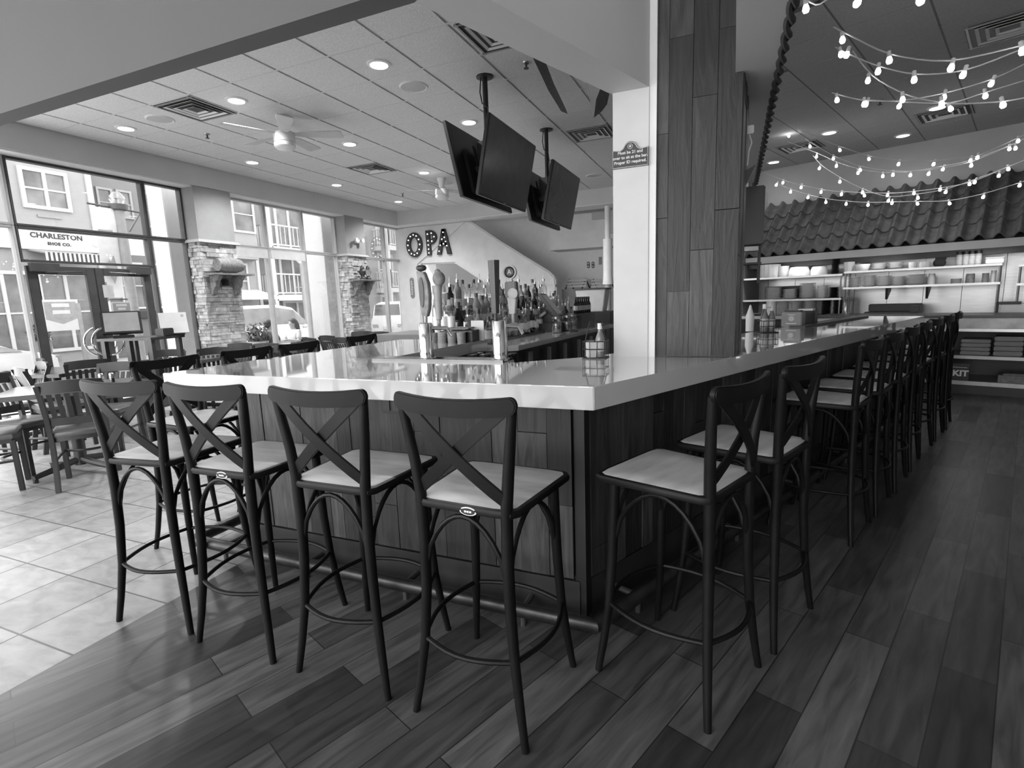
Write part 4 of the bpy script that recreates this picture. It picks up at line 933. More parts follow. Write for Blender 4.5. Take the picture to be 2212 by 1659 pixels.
for k, (s, w, h, m, l) in enumerate(((-.42, .14, .1, m_mid, 'folded grey stack on the middle shelf of the service line, left'), (-.12, .13, .12, m_mid, 'folded grey stack on the middle shelf of the service line, centre'), (.18, .13, .12, m_hand, 'folded grey stack on the middle shelf of the service line, right'))):
    b = MB()
    for i in range(4): b.box(-w, .0, i*h/2+.002, w, .35, (i+1)*h/2-.004)
    qsingle('folded_stack', b, m, l, 'linen', s, T1+.1, .49, 'folded stacks on the service line', .008)
qsingle('storage_tray', MB().box(-.16, 0, 0, .2, .3, .09).box(-.12, .03, .09, .15, .25, .11), m_hand, 'grey tray on the lowest shelf right of the black sign', 'tray', -.02, T1+.04, .17, bev=.005)
# rear worktop, steel wall
r = qthing('kitchen_worktop', 'steel cooking worktop under the plate shelves', 'worktop', 0, 9.45)
part('top', MB().box(-4.2, 0, .9, 2.2, .95, .95), m_steel, r, bev=.003); part('body', MB().box(-4.2, .04, 0, 2.2, .95, .9), m_black, r)
sw = MB(); sw.M = QM
x = -4.4
while x < 2.2: sw.box(x+.003, 10.40, .95, x+.457, 10.43, 2.1); x += .46
struct('wall_kitchen.002', sw, m_steel)
qsingle('griddle', MB().box(-.33, 0, 0, .33, .5, .05).box(-.33, .3, .05, .33, .5, .16).box(.24, -.02, .05, .36, .2, .14), m_black, 'dark griddle with raised back on the kitchen worktop', 'griddle', Pt(1925, 672, 9.7).dot(E2), 9.6, .95, bev=.01)
qsingle('folded_cloth', MB().grid(lambda u, v: (-.13+.26*u, .16*v, .015+.02*math.sin(5*u+2)*math.sin(4*v+1)), 14, 8).box(-.12, .02, 0, .12, .15, .012), m_cloth, 'white cloth left on the kitchen worktop', 'cloth', Pt(2090, 672, 9.5).dot(E2), 9.5, .95)
qsingle('white_container', MB().box(-.02, 0, 0, .5, .4, .14), m_cer, 'white container at the right end of the kitchen worktop', 'container', Pt(2165, 672, 9.5).dot(E2), 9.5, .95, bev=.01)
qsingle('dark_pan', MB().box(0, 0, 0, .02, .3, .17).box(0, 0, .14, .24, .3, .17), m_black, 'dark bracket-shaped pan guard left of the white container', 'pan', Pt(2150, 672, 9.48).dot(E2), 9.46, .95)
qsingle('microwave', MB().box(-.28, 0, 0, .28, .35, .2).box(-.2, -.006, .13, .2, 0, .145), m_black, 'black oven front behind the left plate shelves', 'oven', Pt(1689, 610, 9.95).dot(E2), 9.95, 1.245, bev=.006)
TS = 9.6
def shelf_unit(px0, px1, zs, label, t=TS):
    s0, s1 = Pt(px0, 620, t).dot(E2), Pt(px1, 620, t).dot(E2)
    r = qthing('plate_shelf', label, 'shelf', s0, t, .95, 'steel plate shelves'); w = s1-s0
    for z in zs: part('shelf', MB().box(0, 0, z-.95-.03, w, .34, z-.95), m_steel, r, bev=.004)
    for x in (0.02, w-.02):
        for y in (.02, .32): part('post', MB().tube([(x, y, 0), (x, y, max(zs)-.96)], .012, 8), m_steel, r)
    return r
u1 = shelf_unit(1600, 1818, (1.60, 1.225), 'left steel shelf unit stacked with plates and bowls')
u2 = shelf_unit(1821, 2160, (1.63, 1.385), 'right steel shelf unit over the griddle')
for i in range(2): part('bracket', MB().prism([(.02, 0), (.3, 0), (.3, -.04), (.06, -.17)], .55+.48*i, .58+.48*i, 'x'), m_black, u2).location = (0, 0, 1.355-.95)
u3 = shelf_unit(2195, 2330, (1.60, 1.36), 'steel shelf cut by the right edge of the view')
PLM = {}
def plates(px0, px1, top, bot, m, label, grp, t=9.72, thick=.017, z=None):
    a, b = Pt(px0, bot, t), Pt(px1, bot, t); s = (a.dot(E2)+b.dot(E2))/2; rad = abs(b.dot(E2)-a.dot(E2))/2
    zb = z if z is not None else a.z; zt = Pt((px0+px1)/2, top, t).z
    n = max(1, int(round((zt-zb)/thick))); key = (m.name, round(rad, 2), thick)
    if key not in PLM:
        PLM[key] = MB().lathe([(rad*.55, 0), (rad*.6, .002), (rad*.97, thick*.82), (rad, thick*.95), (rad*.97, thick), (rad*.58, .006), (.001, .006)], 20).mesh('plate', m)
    for i in range(n):
        p = Q(s, t, zb+thick*i); lb = label if n < 2 else label+', '+(OR[i]+' up' if i < n-1 else 'topmost'); o = link('plate' , PLM[key], None, p); o.rotation_euler = (0, 0, R.uniform(0, 6))
        tag(o, lb, 'plate', grp)
def bowl_like(px0, px1, top, bot, m, name, label, cat, z, t=9.7, prof=None, grp=None, flute=0):
    a, b = Pt(px0, bot, t), Pt(px1, bot, t); s = (a.dot(E2)+b.dot(E2))/2; rad = abs(b.dot(E2)-a.dot(E2))/2; h = Pt((px0+px1)/2, top, t).z-z
    pr = prof or [(.72, 0), (.8, .1), (1, .9), (1, 1), (.9, 1), (.7, .2), (.001, .15)]
    mb = MB().lathe([(rad*x, h*y) for x, y in pr], 28)
    if flute:
        mb.v = [(x*(1+.05*math.cos(flute*math.atan2(y, x))), y*(1+.05*math.cos(flute*math.atan2(y, x))), zz) for x, y, zz in mb.v]
    return qsingle(name, mb, m, label, cat, s, t, z, grp)
# left unit
bowl_like(1643, 1685, 572, 594, m_cer, 'serving_bowl', 'large ribbed white bowl on the top left kitchen shelf', 'bowl', 1.60, flute=14, prof=[(.9, 0), (.95, .1), (1, .95), (1, 1), (.92, 1), (.8, .2), (.001, .15)])
bowl_like(1681, 1704, 575, 592, m_cer, 'serving_bowl', 'smaller white bowl right of the large ribbed bowl', 'bowl', 1.60, prof=[(.9, 0), (.95, .1), (1, .95), (1, 1), (.92, 1), (.8, .2), (.001, .15)])
bowl_like(1704, 1748, 577, 592, m_cer, 'baking_dish', 'white fluted dish on the top left kitchen shelf', 'dish', 1.60, flute=10, prof=[(1, 0), (1, .5), (.85, .95), (.8, 1), (.001, 1)])
bowl_like(1751, 1788, 576, 590, m_cer, 'baking_dish', 'second white dish right of the fluted dish', 'dish', 1.60, prof=[(1, 0), (1, .6), (.85, .95), (.8, 1), (.001, 1)])
plates(1795, 1813, 556, 588, m_black, 'black plate in the tall stack on the top left kitchen shelf', 'black plates, top shelf', z=1.60, thick=.022)
PS = 'white plates, left unit middle shelf'
plates(1653, 1689, 620, 639, m_cer, 'white plate in the first stack, left unit middle shelf', PS, z=1.225)
plates(1690, 1723, 625, 639, m_cer, 'white plate in the low second stack, left unit middle shelf', PS, z=1.225)
plates(1726, 1762, 612, 637, m_cer, 'white plate in the tall third stack, left unit middle shelf', PS, z=1.225)
plates(1764, 1789, 616, 637, m_cer, 'white plate in the narrow fourth stack, left unit middle shelf', PS, z=1.225)
plates(1790, 1812, 620, 637, m_black, 'black plate in the dark stack, left unit middle shelf', 'black plates, middle shelf', z=1.225)
PS = 'white plates, left unit worktop'
for k, (a, b, tp) in enumerate(((1678, 1706, 645), (1706, 1733, 645), (1734, 1763, 648))):
    plates(a, b, tp, 678, m_cer, 'white plate in the %s tall stack under the left shelves' % OR[k], PS, z=.95)
for k, (a, b) in enumerate(((1774, 1796), (1797, 1821))):
    plates(a, b, 643, 676, m_black, 'black plate in the %s dark stack on the worktop' % ['left', 'right'][k], 'black plates on the worktop', z=.95, thick=.022)
bowl_like(1655, 1677, 646, 676, m_cer, 'storage_crock', 'white crock left of the tall plate stacks', 'crock', .95, prof=[(1, 0), (1, 1), (.9, 1), (.9, .9), (.001, .9)])
# right unit
for k, (a, b, tp, c) in enumerate(((1822, 1845, 566, 8), (1846, 1880, 571, 0))):
    bowl_like(a, b, tp, 584, m_cer, 'serving_bowl', ['fluted white bowl at the left end of the right top shelf', 'plain white bowl beside the fluted one on the right top shelf'][k], 'bowl', 1.63, flute=c)
plates(1882, 1915, 569, 582, m_cer, 'white wide plate, left stack on the right top shelf', 'wide plates on the right top shelf', z=1.63, thick=.02)
plates(1918, 1952, 567, 580, m_cer, 'white wide plate, right stack on the right top shelf', 'wide plates on the right top shelf', z=1.63, thick=.02)
for k, (a, b) in enumerate(((1962, 1981), (1984, 2010))): bowl_like(a, b, 566, 577, m_cer, 'ramekin', 'low white dish on the right top shelf, %s of the dark bag' % ['farther left', 'just left'][k], 'dish', 1.63, prof=[(.9, 0), (1, .2), (1, 1), (.85, 1), (.8, .4), (.001, .4)])
a = Pt(2029, 573, 9.75); qsingle('dark_bag', MB().ball((0, 0, .06), .075, 14, 8, (1, .7, .9)).box(-.05, -.03, .1, .07, .03, .14), m_fab, 'crumpled black bag on the right top shelf', 'bag', a.dot(E2), 9.75, 1.625)
CN = None
for k, px in enumerate((2071, 2085, 2098, 2112)):
    s = Pt(px, 570, 9.7).dot(E2); l = 'tall dark-lidded canister on the right top shelf, %s from the left' % OR[k]
    if CN is None:
        CN = qthing('tall_canister', l, 'canister', s, 9.72, 1.63, 'tall canisters on the right top shelf')
        part('tube', MB().lathe([(.033, 0), (.035, .01), (.035, .15), (.001, .15)], 16), m_alu, CN); part('lid', MB().lathe([(.036, .148), (.036, .19), (.001, .19)], 16), m_black, CN); part('label', MB().lathe([(.0355, .02), (.0355, .12)], 16), m_label, CN)
    else: dup(CN, Q(s, 9.72, 1.63), QROT, l)
s = Pt(2149, 566, 9.7).dot(E2); r = qthing('food_box', 'clear-lidded food box at the right end of the top shelf', 'box', s, 9.72, 1.63); part('body', MB().box(-.09, -.08, 0, .09, .08, .07), m_cer, r, bev=.008); part('lid', MB().box(-.095, -.085, .07, .095, .085, .085), m_alu, r)
PS = 'white plates, right unit lower shelf'
for k, (a, b) in enumerate(((1830, 1860), (1862, 1893), (1894, 1925), (1926, 1957))): plates(a, b, 596 if k else 598, 621-k*1.2, m_cer, 'white plate in the %s round stack on the right lower shelf' % OR[k], PS, z=1.385)
plates(1958, 2001, 592, 614, m_cer, 'wide white plate in the broadest stack on the right lower shelf', PS, z=1.385)
bowl_like(2003, 2020, 591, 612, m_cer, 'storage_crock', 'white rounded crock right of the plate stacks', 'crock', 1.385, prof=[(1, 0), (1, .6), (.8, 1), (.001, 1)])
bowl_like(2053, 2077, 602, 610, m_mid, 'ramekin', 'low grey dish alone on the right lower shelf', 'dish', 1.385, prof=[(1, 0), (1, 1), (.9, 1), (.9, .5), (.001, .5)])
bowl_like(2085, 2105, 591, 609, m_hand, 'storage_jar', 'grey jar with pale label on the right lower shelf', 'jar', 1.385, prof=[(1, 0), (1, .8), (.9, 1), (.001, 1)])
bowl_like(2120, 2135, 590, 608, m_mid, 'storage_jar', 'dark grey jar near the right post of the lower shelf', 'jar', 1.385, prof=[(1, 0), (1, 1), (.9, 1), (.001, 1)])
bowl_like(2139, 2151, 584, 607, m_cer, 'tumbler', 'tall pale tumbler against the right post of the lower shelf', 'tumbler', 1.385, prof=[(.9, 0), (1, 1), (.9, 1), (.85, .1), (.001, .1)])
qsingle('plastic_wrap_roll', MB().lathe([(.05, 0), (.06, .05), (.05, .1), (.055, .2), (.03, .3), (.02, .36), (.001, .37)], 14), m_bglass, 'crumpled clear bag hanging where the two shelf units meet', 'bag', Pt(1829, 670, 9.62).dot(E2), 9.56, .95)
# clay tile awning
r = qthing('tile_awning', 'clay barrel-tile awning over the kitchen opening', 'awning', 0, 9.65, 1.97)
s0, s1 = -3.62, 1.6; NC = 4; wv = .2; run, rise = .93, .93
sl = math.hypot(run, rise); dv = V((0, run/sl, rise/sl)); nv = V((0, -rise/sl, run/sl))
rf = MB()
for c in range(NC):
    l0 = sl*c/NC-.02; l1 = sl*(c+1)/NC+.03; ns = int((s1-s0)/wv*12)
    def fn(u, v, lift=0.):
        s = s0+(s1-s0)*u; ph = (s/wv) % 1.0
        h = .075*math.sin(PI*ph/.55) if ph < .55 else -.012*math.sin(PI*(ph-.55)/.45)
        q = dv*(l0+(l1-l0)*v)+nv*(h+.03*(1-v)+lift); return (s, q.y, q.z)
    rf.grid(fn, ns, 2)
    rf.grid(lambda u, v: fn(u, 0, -.022*v), ns, 1)
part('clay_tiles', rf, m_terra, r)
part('deck', MB().prism([(.0, -.03), (run, rise-.03), (run, rise-.1), (0, -.1)], s0, s1, 'x'), m_dwood, r)
part('fascia', MB().box(s0, -.02, -.13, s1, .04, -.02), m_wall, r, 'pale fascia board under the tiles')
part('end_wall', MB().box(s0-.12, -.1, -1.0, s0-.02, 1.0, 1.2), m_soff, r)
r = qthing('kitchen_hood', 'dark steel hood under the awning with lamp strips', 'hood', 0, 9.78, 1.72)
part('hood_body', MB().box(-3.6, 0, .06, 1.6, .75, .2), m_steel, r, bev=.005); part('front_lip', MB().box(-3.6, -.03, .04, 1.6, .01, .16), m_black, r)
for s in (-3.0, -1.9, -.75, .35): part('lamp_strip', MB().box(s, -.075, .15, s+.55, -.035, .17), m_strip, r)
# ------------------------------------------------------------------ shelf brackets on the stone columns
def wall_shelf(y0, y1, z, label):
    r = thing('wall_shelf', label, 'shelf', (XF+.02, (y0+y1)/2, z), 0, 'bracketed shelves on the stone columns'); w = (y1-y0)/2
    part('board', MB().box(0, -w, -.03, .26, w, 0), m_hand, r, bev=.004)
    for y in (-w*.62, w*.5):
        pr = [(0, -.03), (.22, -.03), (.2, -.07), (.14, -.12), (.12, -.2), (.06, -.26), (.05, -.32), (0, -.34)]
        m = MB(); n = len(pr)
        m.add([(a, y-.04, b) for a, b in pr]+[(a, y+.04, b) for a, b in pr], [tuple(range(n-1, -1, -1)), tuple(range(n, 2*n))]+[(i, (i+1) % n, n+(i+1) % n, n+i) for i in range(n)])
        part('bracket', m, m_hand, r, bev=.006)
    return r
wall_shelf(5.76, 6.5, 1.955, 'wooden bracket shelf carrying a barrel on the near stone column')
wall_shelf(9.16, 9.9, 1.93, 'wooden bracket shelf carrying two small lanterns on the far stone column')
r = thing('barrel', 'small wooden barrel lying on the bracket shelf of the near stone column', 'barrel', (XF+.15, 6.13, 2.085))
RY = Mx.Rotation(-PI/2, 4, 'X')
part('staves', MB().lathe([(.095, -.21), (.12, -.1), (.128, 0), (.12, .1), (.095, .21), (.08, .212), (.08, .2), (.001, .2)], 24, (0, 0, 0), RY), m_hand, r)
for y in (-.16, -.07, .07, .16): part('hoop', MB().lathe([(.1305-.45*abs(y)**1.45-.001, -.014), (.133-.45*abs(y)**1.45, 0), (.1305-.45*abs(y)**1.45, .014)], 24, (0, y, 0), RY), m_mid, r)
part('tap', MB().tube([(.02, .2, -.04), (.02, .25, -.04), (.02, .25, -.07)], .012, 8), m_handd, r)
single('bracket_plaque', MB().box(0, -.06, -.1, .03, .06, .0).box(.03, -.03, -.08, .06, .03, -.03), m_handd, 'dark knot-like ornament under the barrel shelf', 'ornament', None, (XF+.025, 6.12, 1.87), bev=.01)
for k, y in enumerate((9.45, 9.64)):
    r = thing('small_lantern', 'small dark lantern ornament on the far column shelf, %s one' % ['left', 'right'][k], 'lantern', (XF+.14, y, 1.93), 0, 'lanterns on the far column shelf')
    part('base', MB().lathe([(.06, 0), (.06, .03), (.04, .05), (.035, .08), (.001, .08)], 12), m_handd, r); part('globe', MB().lathe([(.04, .08), (.075, .13), (.075, .18), (.04, .22)], 14), m_handd if k == 0 else m_bglass, r)
    part('cap', MB().lathe([(.05, .22), (.04, .27), (.02, .3), (.001, .31)], 12), m_handd, r); part('side_handle', MB().tube([(0, -.05, .07), (0, -.085, .12), (0, -.085, .2), (0, -.04, .25)], .006, 6), m_handd, r)
r = thing('emergency_light', 'white twin-headed emergency light on the far column above its moulding', 'light fixture', (XF+.002, 9.5, 2.75)); part('body', MB().box(0, -.07, -.04, .05, .07, .04), m_white, r, bev=.01)
for s in (-.1, .1): part('lamp_head', MB().lathe([(.02, 0), (.045, .05), (.045, .07), (.001, .07)], 14, (.04, s, .02), Mx.Rotation(PI/2, 4, 'Y')), m_white, r)
# ------------------------------------------------------------------ dining tables and slat-back chairs
TB = None
def table(x, y, rz, label, w=.9, d=.76, ht=.76):
    global TB
    if TB: 
        o = dup(TB, (x, y, 0), rz, label); return o
    TB = thing('dining_table', label, 'table', (x, y, 0), rz, 'dining tables')
    part('table_top', MB().box(-w/2, -d/2, .72, w/2, d/2, .76), m_dtable, TB, bev=.006)
    part('column', MB().lathe([(.05, .05), (.045, .1), (.045, .7), (.12, .715), (.12, .72)], 16), m_dwood, TB)
    for a in range(4):
        l = MB(); l.M = Mx.Rotation(a*PI/2+PI/4, 4, 'Z'); l.tube([(.02, 0, .1), (.2, 0, .07), (.38, 0, .045)], [.03, .028, .022], 8).lathe([(.02, 0), (.02, .03)], 8, (.37, 0, 0)); part('foot', l, m_dwood, TB)
    return TB
CH = None
def chair(x, y, rz, label):
    """slat-back chair, faces +Y, back at -Y"""
    global CH
    if CH: return dup(CH, (x, y, 0), rz, label)
    CH = r = thing('dining_chair', label, 'chair', (x, y, 0), rz, 'slat-back dining chairs')
    se = [(.2, .19), (.17, .215), (-.17, .215), (-.2, .19), (-.185, -.18), (-.16, -.2), (.16, -.2), (.185, -.18)]
    part('seat_frame', MB().prism([(a*.97, b*.97) for a, b in se], .40, .435), m_dwood, r)
    b = MB(); k = 8; b.add([(x_*f, y_*f, z_) for f, z_ in ((1, .435), (1.02, .45), (1, .47), (.93, .48)) for x_, y_ in se], [tuple(range(k-1, -1, -1)), tuple(3*k+i for i in range(k))]+[(q*k+i, q*k+(i+1) % k, (q+1)*k+(i+1) % k, (q+1)*k+i) for q in range(3) for i in range(k)])
    part('cushion', b, m_vinyl, r)
    for s in (1, -1):
        m = MB(); pts = [(s*.185,-.235,0),(s*.18,-.2,.2),(s*.178,-.19,.42),(s*.182,-.205,.58),(s*.19,-.25,.76),(s*.196,-.285,.86)]
        m.strap(pts, [V((.017, 0, 0))]*6, (0, .042, 0)); part('rear_leg', m, m_dwood, r, bev=.003)
        part('front_leg', MB().strap([(s*.175, .185, .42), (s*.175, .19, 0)], V((.018, 0, 0)), (0, .036, 0)), m_dwood, r, bev=.003)
    tr = MB(); pts = [(-.205+.41*i/10, -.268-.022*math.sin(PI*i/10), .835+.012*math.sin(PI*i/10)) for i in range(11)]
    part('top_rail', tr.strap(pts, V((0, 0, .048)), (0, .022, 0)), m_dwood, r, bev=.003)
    part('lower_rail', MB().strap([(-.18, -.2, .56), (0, -.21, .56), (.18, -.2, .56)], V((0, 0, .03)), (0, .02, 0)), m_dwood, r)
    for i in range(6):
        x_ = -.135+.054*i; part('slat', MB().strap([(x_*.95, -.205, .58), (x_, -.235, .69), (x_, -.275, .79)], V((.016, 0, 0)), (0, .01, 0)), m_dwood, r)
    ring = MB(); ring.tube([(-.17, .18, .25), (-.175, 0, .25), (-.176, -.19, .25)], .011, 6).tube([(.17, .18, .25), (.175, 0, .25), (.176, -.19, .25)], .011, 6).tube(arc_pts((-.17, .18, .25), (.17, .18, .25), (0, -.1, 0)), .011, 6)
    part('stretcher', ring, m_dwood, r)
    return r
def face(dx, dy): return math.atan2(-dx, dy)
table(-5.42, 2.68, .9, 'dark wooden table nearest the camera at the left edge')
chair(-4.98, 2.52, face(-.82, .57), 'slat-back chair nearest the camera, turned to the nearest table')
chair(-5.52, 2.10, face(.5, .86), 'slat-back chair cut by the left edge of the view')
for x, y, f, l in (
    (-6.53, 3.14, (.2, 1), 'slat-back chair at the left edge, beyond the nearest table'),
    (-5.88, 2.52, (.9, .3), 'slat-back chair half cut by the left edge, behind the first one'),
    (-7.66, 3.26, (-.3, -1), 'slat-back chair left of the middle table, in front of the door'),
    (-7.12, 3.02, (-.2, -1), 'small slat-back chair in front of the double door'),
    (-6.85, 3.60, (-.9, .4), 'slat-back chair left of the host stand'),
    (-5.72, 3.14, (.5, -.85), 'wide-seen slat-back chair behind the leftmost bar stool'),
    (-6.72, 4.40, (.7, -.7), 'slat-back chair in front of the white column outside, right of the host stand'),
    (-6.20, 4.72, (.7, -.6), 'slat-back chair at the foot of the barrel column, nearest the bar'),
    (-6.70, 5.32, (.2, -1), 'slat-back chair at the foot of the barrel column, farther one'),
    (-6.25, 5.82, (-.2, 1), 'slat-back chair left of the seated pair outside'),
    (-5.58, 5.53, (-.2, 1), 'slat-back chair just below the seated woman outside'),
    (-5.70, 6.13, (.1, 1), 'slat-back chair right of the seated woman, nearer one'),
    (-6.25, 6.79, (.3, 1), 'slat-back chair right of the seated woman, farther one'),
    (-6.35, 7.29, (.2, 1), 'slat-back chair under the third middle window, left one'),
    (-5.65, 6.83, (.2, 1), 'slat-back chair under the third middle window, right one'),
    (-6.45, 7.80, (.2, -1), 'slat-back chair at the foot of the lantern column'),
    (-5.95, 7.64, (.1, -1), 'slat-back chair right of the lantern column, at the last window')):
    chair(x, y, face(*f), l)
for x, y, rz, l in ((-7.26, 3.49, .3, 'dark wooden table in front of the double door'), (-6.76, 4.87, .2, 'dark wooden table right of the host stand'), (-7.07, 6.44, .1, 'dark wooden table below the middle windows'), (-7.01, 7.62, .1, 'dark wooden table below the third middle window'), (-6.82, 8.42, .1, 'dark wooden table before the lantern column')):
    table(x, y, rz, l)
for k in range(2):
    l = ['glass salt shaker with steel top on the table behind the leftmost bar stool', 'glass pepper shaker with steel top on the table behind the leftmost bar stool'][k]
    r = thing('salt_shaker' if k == 0 else 'pepper_shaker', l, 'shaker', (-5.36+.07*k, 2.92+.05*k, .76), 0, 'shakers on the dining table')
    part('jar', MB().lathe([(.022, 0), (.024, .05), (.02, .065)], 14), m_bglass, r); part('contents', MB().lathe([(.019, .003), (.02, .04), (.001, .04)], 12), m_cer if k == 0 else m_black, r); part('cap', MB().lathe([(.022, .063), (.021, .08), (.012, .088), (.001, .088)], 14), m_steel, r)
# host stand
hx, hy = -6.35, 3.95
r = thing('host_stand', 'open dark wooden host stand by the double door', 'podium', (hx, hy, 0), .25)
for a, b in ((-.3, -.2), (.3, -.2), (-.3, .2), (.3, .2), (.02, -.2)): part('post', MB().box(a-.025, b-.025, 0, a+.025, b+.025, 1.08), m_dwood, r)
for z in (.3, .62): part('shelf', MB().box(-.3, -.2, z, .3, .2, z+.025), m_dwood, r)
part('top', MB().box(-.35, -.25, 1.08, .35, .25, 1.11), m_dwood, r, bev=.004)
single('menu_stack', MB().box(-.1, -.12, 0, .1, .12, .16), m_paper, 'pale stack of menus inside the host stand', 'menus', None, (hx-.14, hy-.05, .645), .25)
single('dark_binder', MB().box(-.05, -.12, 0, .05, .12, .2), m_black, 'dark binder beside the menus inside the host stand', 'binder', None, (hx+.1, hy, .645), .25)
r = thing('host_monitor', 'tilted black touch monitor on the host stand', 'monitor', (hx-.16, hy-.1, 1.07+.04), face(.86, -.5)+PI)
part('foot', MB().box(-.1, -.1, 0, .1, .1, .03).box(-.04, -.03, .03, .04, .05, .1), m_black, r, bev=.004)
TM = Mx.Translation((0, .02, .17)) @ Mx.Rotation(-.45, 4, 'X')
b = MB(); b.M = TM; b.box(-.19, -.02, -.14, .19, .02, .14); o = part('housing', b, m_blackp, r, bev=.006)
b = MB(); b.M = TM; b.box(-.165, -.0225, -.115, .165, -.019, .12); part('display', b, m_mid, o, 'grey display')
q = Px(318, 702, -6.2)
r = thing('seating_chart', 'pale tilted board next to the host monitor', 'board', (-6.1, 4.18, 1.11), face(.86, -.5)+PI); b = MB(); b.M = Mx.Translation((0, 0, .14)) @ Mx.Rotation(-.5, 4, 'X'); b.box(-.14, -.006, -.13, .14, .006, .14); part('panel', b, m_alu, r)
b = MB(); b.M = Mx.Translation((0, 0, .14)) @ Mx.Rotation(-.5, 4, 'X'); b.box(.08, -.009, .08, .11, -.005, .11); part('logo', b, m_mid, r)
part('support', MB().box(-.1, -.02, 0, .1, .06, .02), m_black, r)
single('credit_terminal', MB().box(-.06, -.08, 0, .06, .08, .09), m_black, 'small black terminal at the right end of the host stand', 'terminal', None, (hx+.26, hy+.1, 1.11), .3, bev=.01)
# ------------------------------------------------------------------ street outside
def siding(name, v):
    m = mat(name, v, .8, var=.04, scale=5); nt = m.node_tree; N = nt.nodes; L = nt.links; b = N['Principled BSDF']
    tc = N.new('ShaderNodeTexCoord'); w = N.new('ShaderNodeTexWave'); w.bands_direction = 'Z'; w.wave_profile = 'SAW'; w.inputs['Scale'].default_value = 1.4
    L.new(tc.outputs['Object'], w.inputs['Vector']); bp = N.new('ShaderNodeBump'); bp.inputs['Strength'].default_value = .6; bp.inputs['Distance'].default_value = .03
    L.new(w.outputs['Fac'], bp.inputs['Height']); L.new(bp.outputs['Normal'], b.inputs['Normal']); return m
m_sidA = siding('pale_clapboard', .29); m_sidB = siding('grey_clapboard', .17); m_sidC = siding('light_clapboard', .28); m_sidD = siding('mid_clapboard', .2)
m_trim = mat('white_exterior_trim', .5, .7, var=.03); m_pane = mat('reflective_dark_pane', .13, .25, var=.5, scale=1.5); m_asph = mat('asphalt', .09, .9, var=.1, scale=30); m_conc = mat('concrete_paving', .4, .9, var=.08, scale=4)
struct('ground_street', MB().box(-19.5, -12, -.5, -11.6, 42, -.3), m_asph); struct('ground_pavement', MB().box(-11.6, -12, -.5, -8.0, 42, -.14), m_conc); struct('ground_pavement.001', MB().box(-24, -12, -.5, -17.2, 42, -.16), m_conc)
XA = -19.0
def pr(px0, py0, px1, py1, x=XA):
    a = Px(px0, py0, x); b = Px(px1, py1, x); return a.y, b.y, max(a.z, b.z), min(a.z, b.z)
def ewin(parent, y0, y1, z1, z0, x, fr=.09, vs=1, hs=1, frame=None):
    d = x; f = MB(); t = fr
    f.box(d, y0-t, z0-t, d+.07, y0, z1+t).box(d, y1, z0-t, d+.07, y1+t, z1+t).box(d, y0, z1, d+.07, y1, z1+t).box(d, y0, z0-t, d+.07, y1, z0)
    for i in range(1, vs+1): yy = y0+(y1-y0)*i/(vs+1); f.box(d, yy-t*.45, z0, d+.06, yy+t*.45, z1)
    for i in range(1, hs+1): zz = z0+(z1-z0)*i/(hs+1); f.box(d, y0, zz-t*.25, d+.05, y1, zz+t*.25)
    o = part('window_frame', f, frame or m_trim, parent); part('pane', MB().box(d+.005, y0, z0, d+.02, y1, z1), m_pane, o); return o
yE = Px(207, 470, XA).y
def building(label, y0, y1, x, zt, m, name='street_building'):
    r = thing(name, label, 'building', (0, 0, 0)); part('wall', MB().box(x-1.2, y0, -.3, x, y1, zt), m, r); return r
A = building('pale clapboard shop building with a sign board across the street', -6, yE, XA, 6.6, m_sidA)
y0, y1, z1, z0 = pr(44, 366, 146, 452); ewin(A, y0, y1, z1, z0, XA, .1, 1, 1)
ewin(A, y0-5.2, y1-5.2, z1, z0, XA, .1, 1, 1)
y0, y1, z1, z0 = pr(80, 463, 133, 474); part('wall_vent', MB().box(XA, y0, z0, XA+.04, y1, z1), m_mid, A)
part('corner_board', MB().box(XA, yE-.16, -.1, XA+.06, yE, 6.6), m_trim, A)
zs0, zs1 = Px(120, 542, XA).z, Px(120, 497, XA).z
part('shop_fascia', MB().box(XA, -6, zs0, XA+.12, yE+1.3, zs1), m_trim, A)
c = Px(124, 513, XA+.13); TM = Mx.Translation((XA+.125, c.y, c.z+.02)) @ Mx.Rotation(PI/2, 4, 'Z') @ UPM
o = part('shop_lettering', text_mb('CHARLESTON', .205, .01, M=TM, bold=.006, space=1.05), m_black, A)
TM = Mx.Translation((XA+.125, c.y+.03, c.z-.2)) @ Mx.Rotation(PI/2, 4, 'Z') @ UPM
part('shop_lettering', text_mb('SHOE CO.', .12, .01, M=TM, bold=.006, space=1.15), m_black, A)
for s in (-1, 1): part('round_ornament', MB().lathe([(.11, 0), (.1, .02), (.001, .03)], 16, (XA+.12, c.y+s*1.02, c.z-.1), Mx.Rotation(PI/2, 4, 'Y')), m_wall, A)
y0, y1, z1, z0 = pr(58, 545, 186, 560); aw = MB()
aw.add([(XA, y0, z1+.1), (XA, y1, z1+.1), (XA+.9, y1, z1-.05), (XA+.9, y0, z1-.05), (XA, y0, z1+.06), (XA, y1, z1+.06), (XA+.9, y1, z1-.09), (XA+.9, y0, z1-.09)], [(0,3,2,1),(4,5,6,7),(0,1,5,4),(1,2,6,5),(2,3,7,6),(3,0,4,7)])
o = part('awning', aw, m_mid, A); st = MB(); n = 26
for i in range(0, n, 2): a = y0+(y1-y0)*i/n; st.box(XA+.895, a, z1-.3, XA+.91, a+(y1-y0)/n, z1-.05)
part('white_stripe', st, m_trim, o); st = MB()
for i in range(1, n, 2): a = y0+(y1-y0)*i/n; st.box(XA+.895, a, z1-.3, XA+.91, a+(y1-y0)/n, z1-.05)
part('dark_stripe', st, m_black, o)
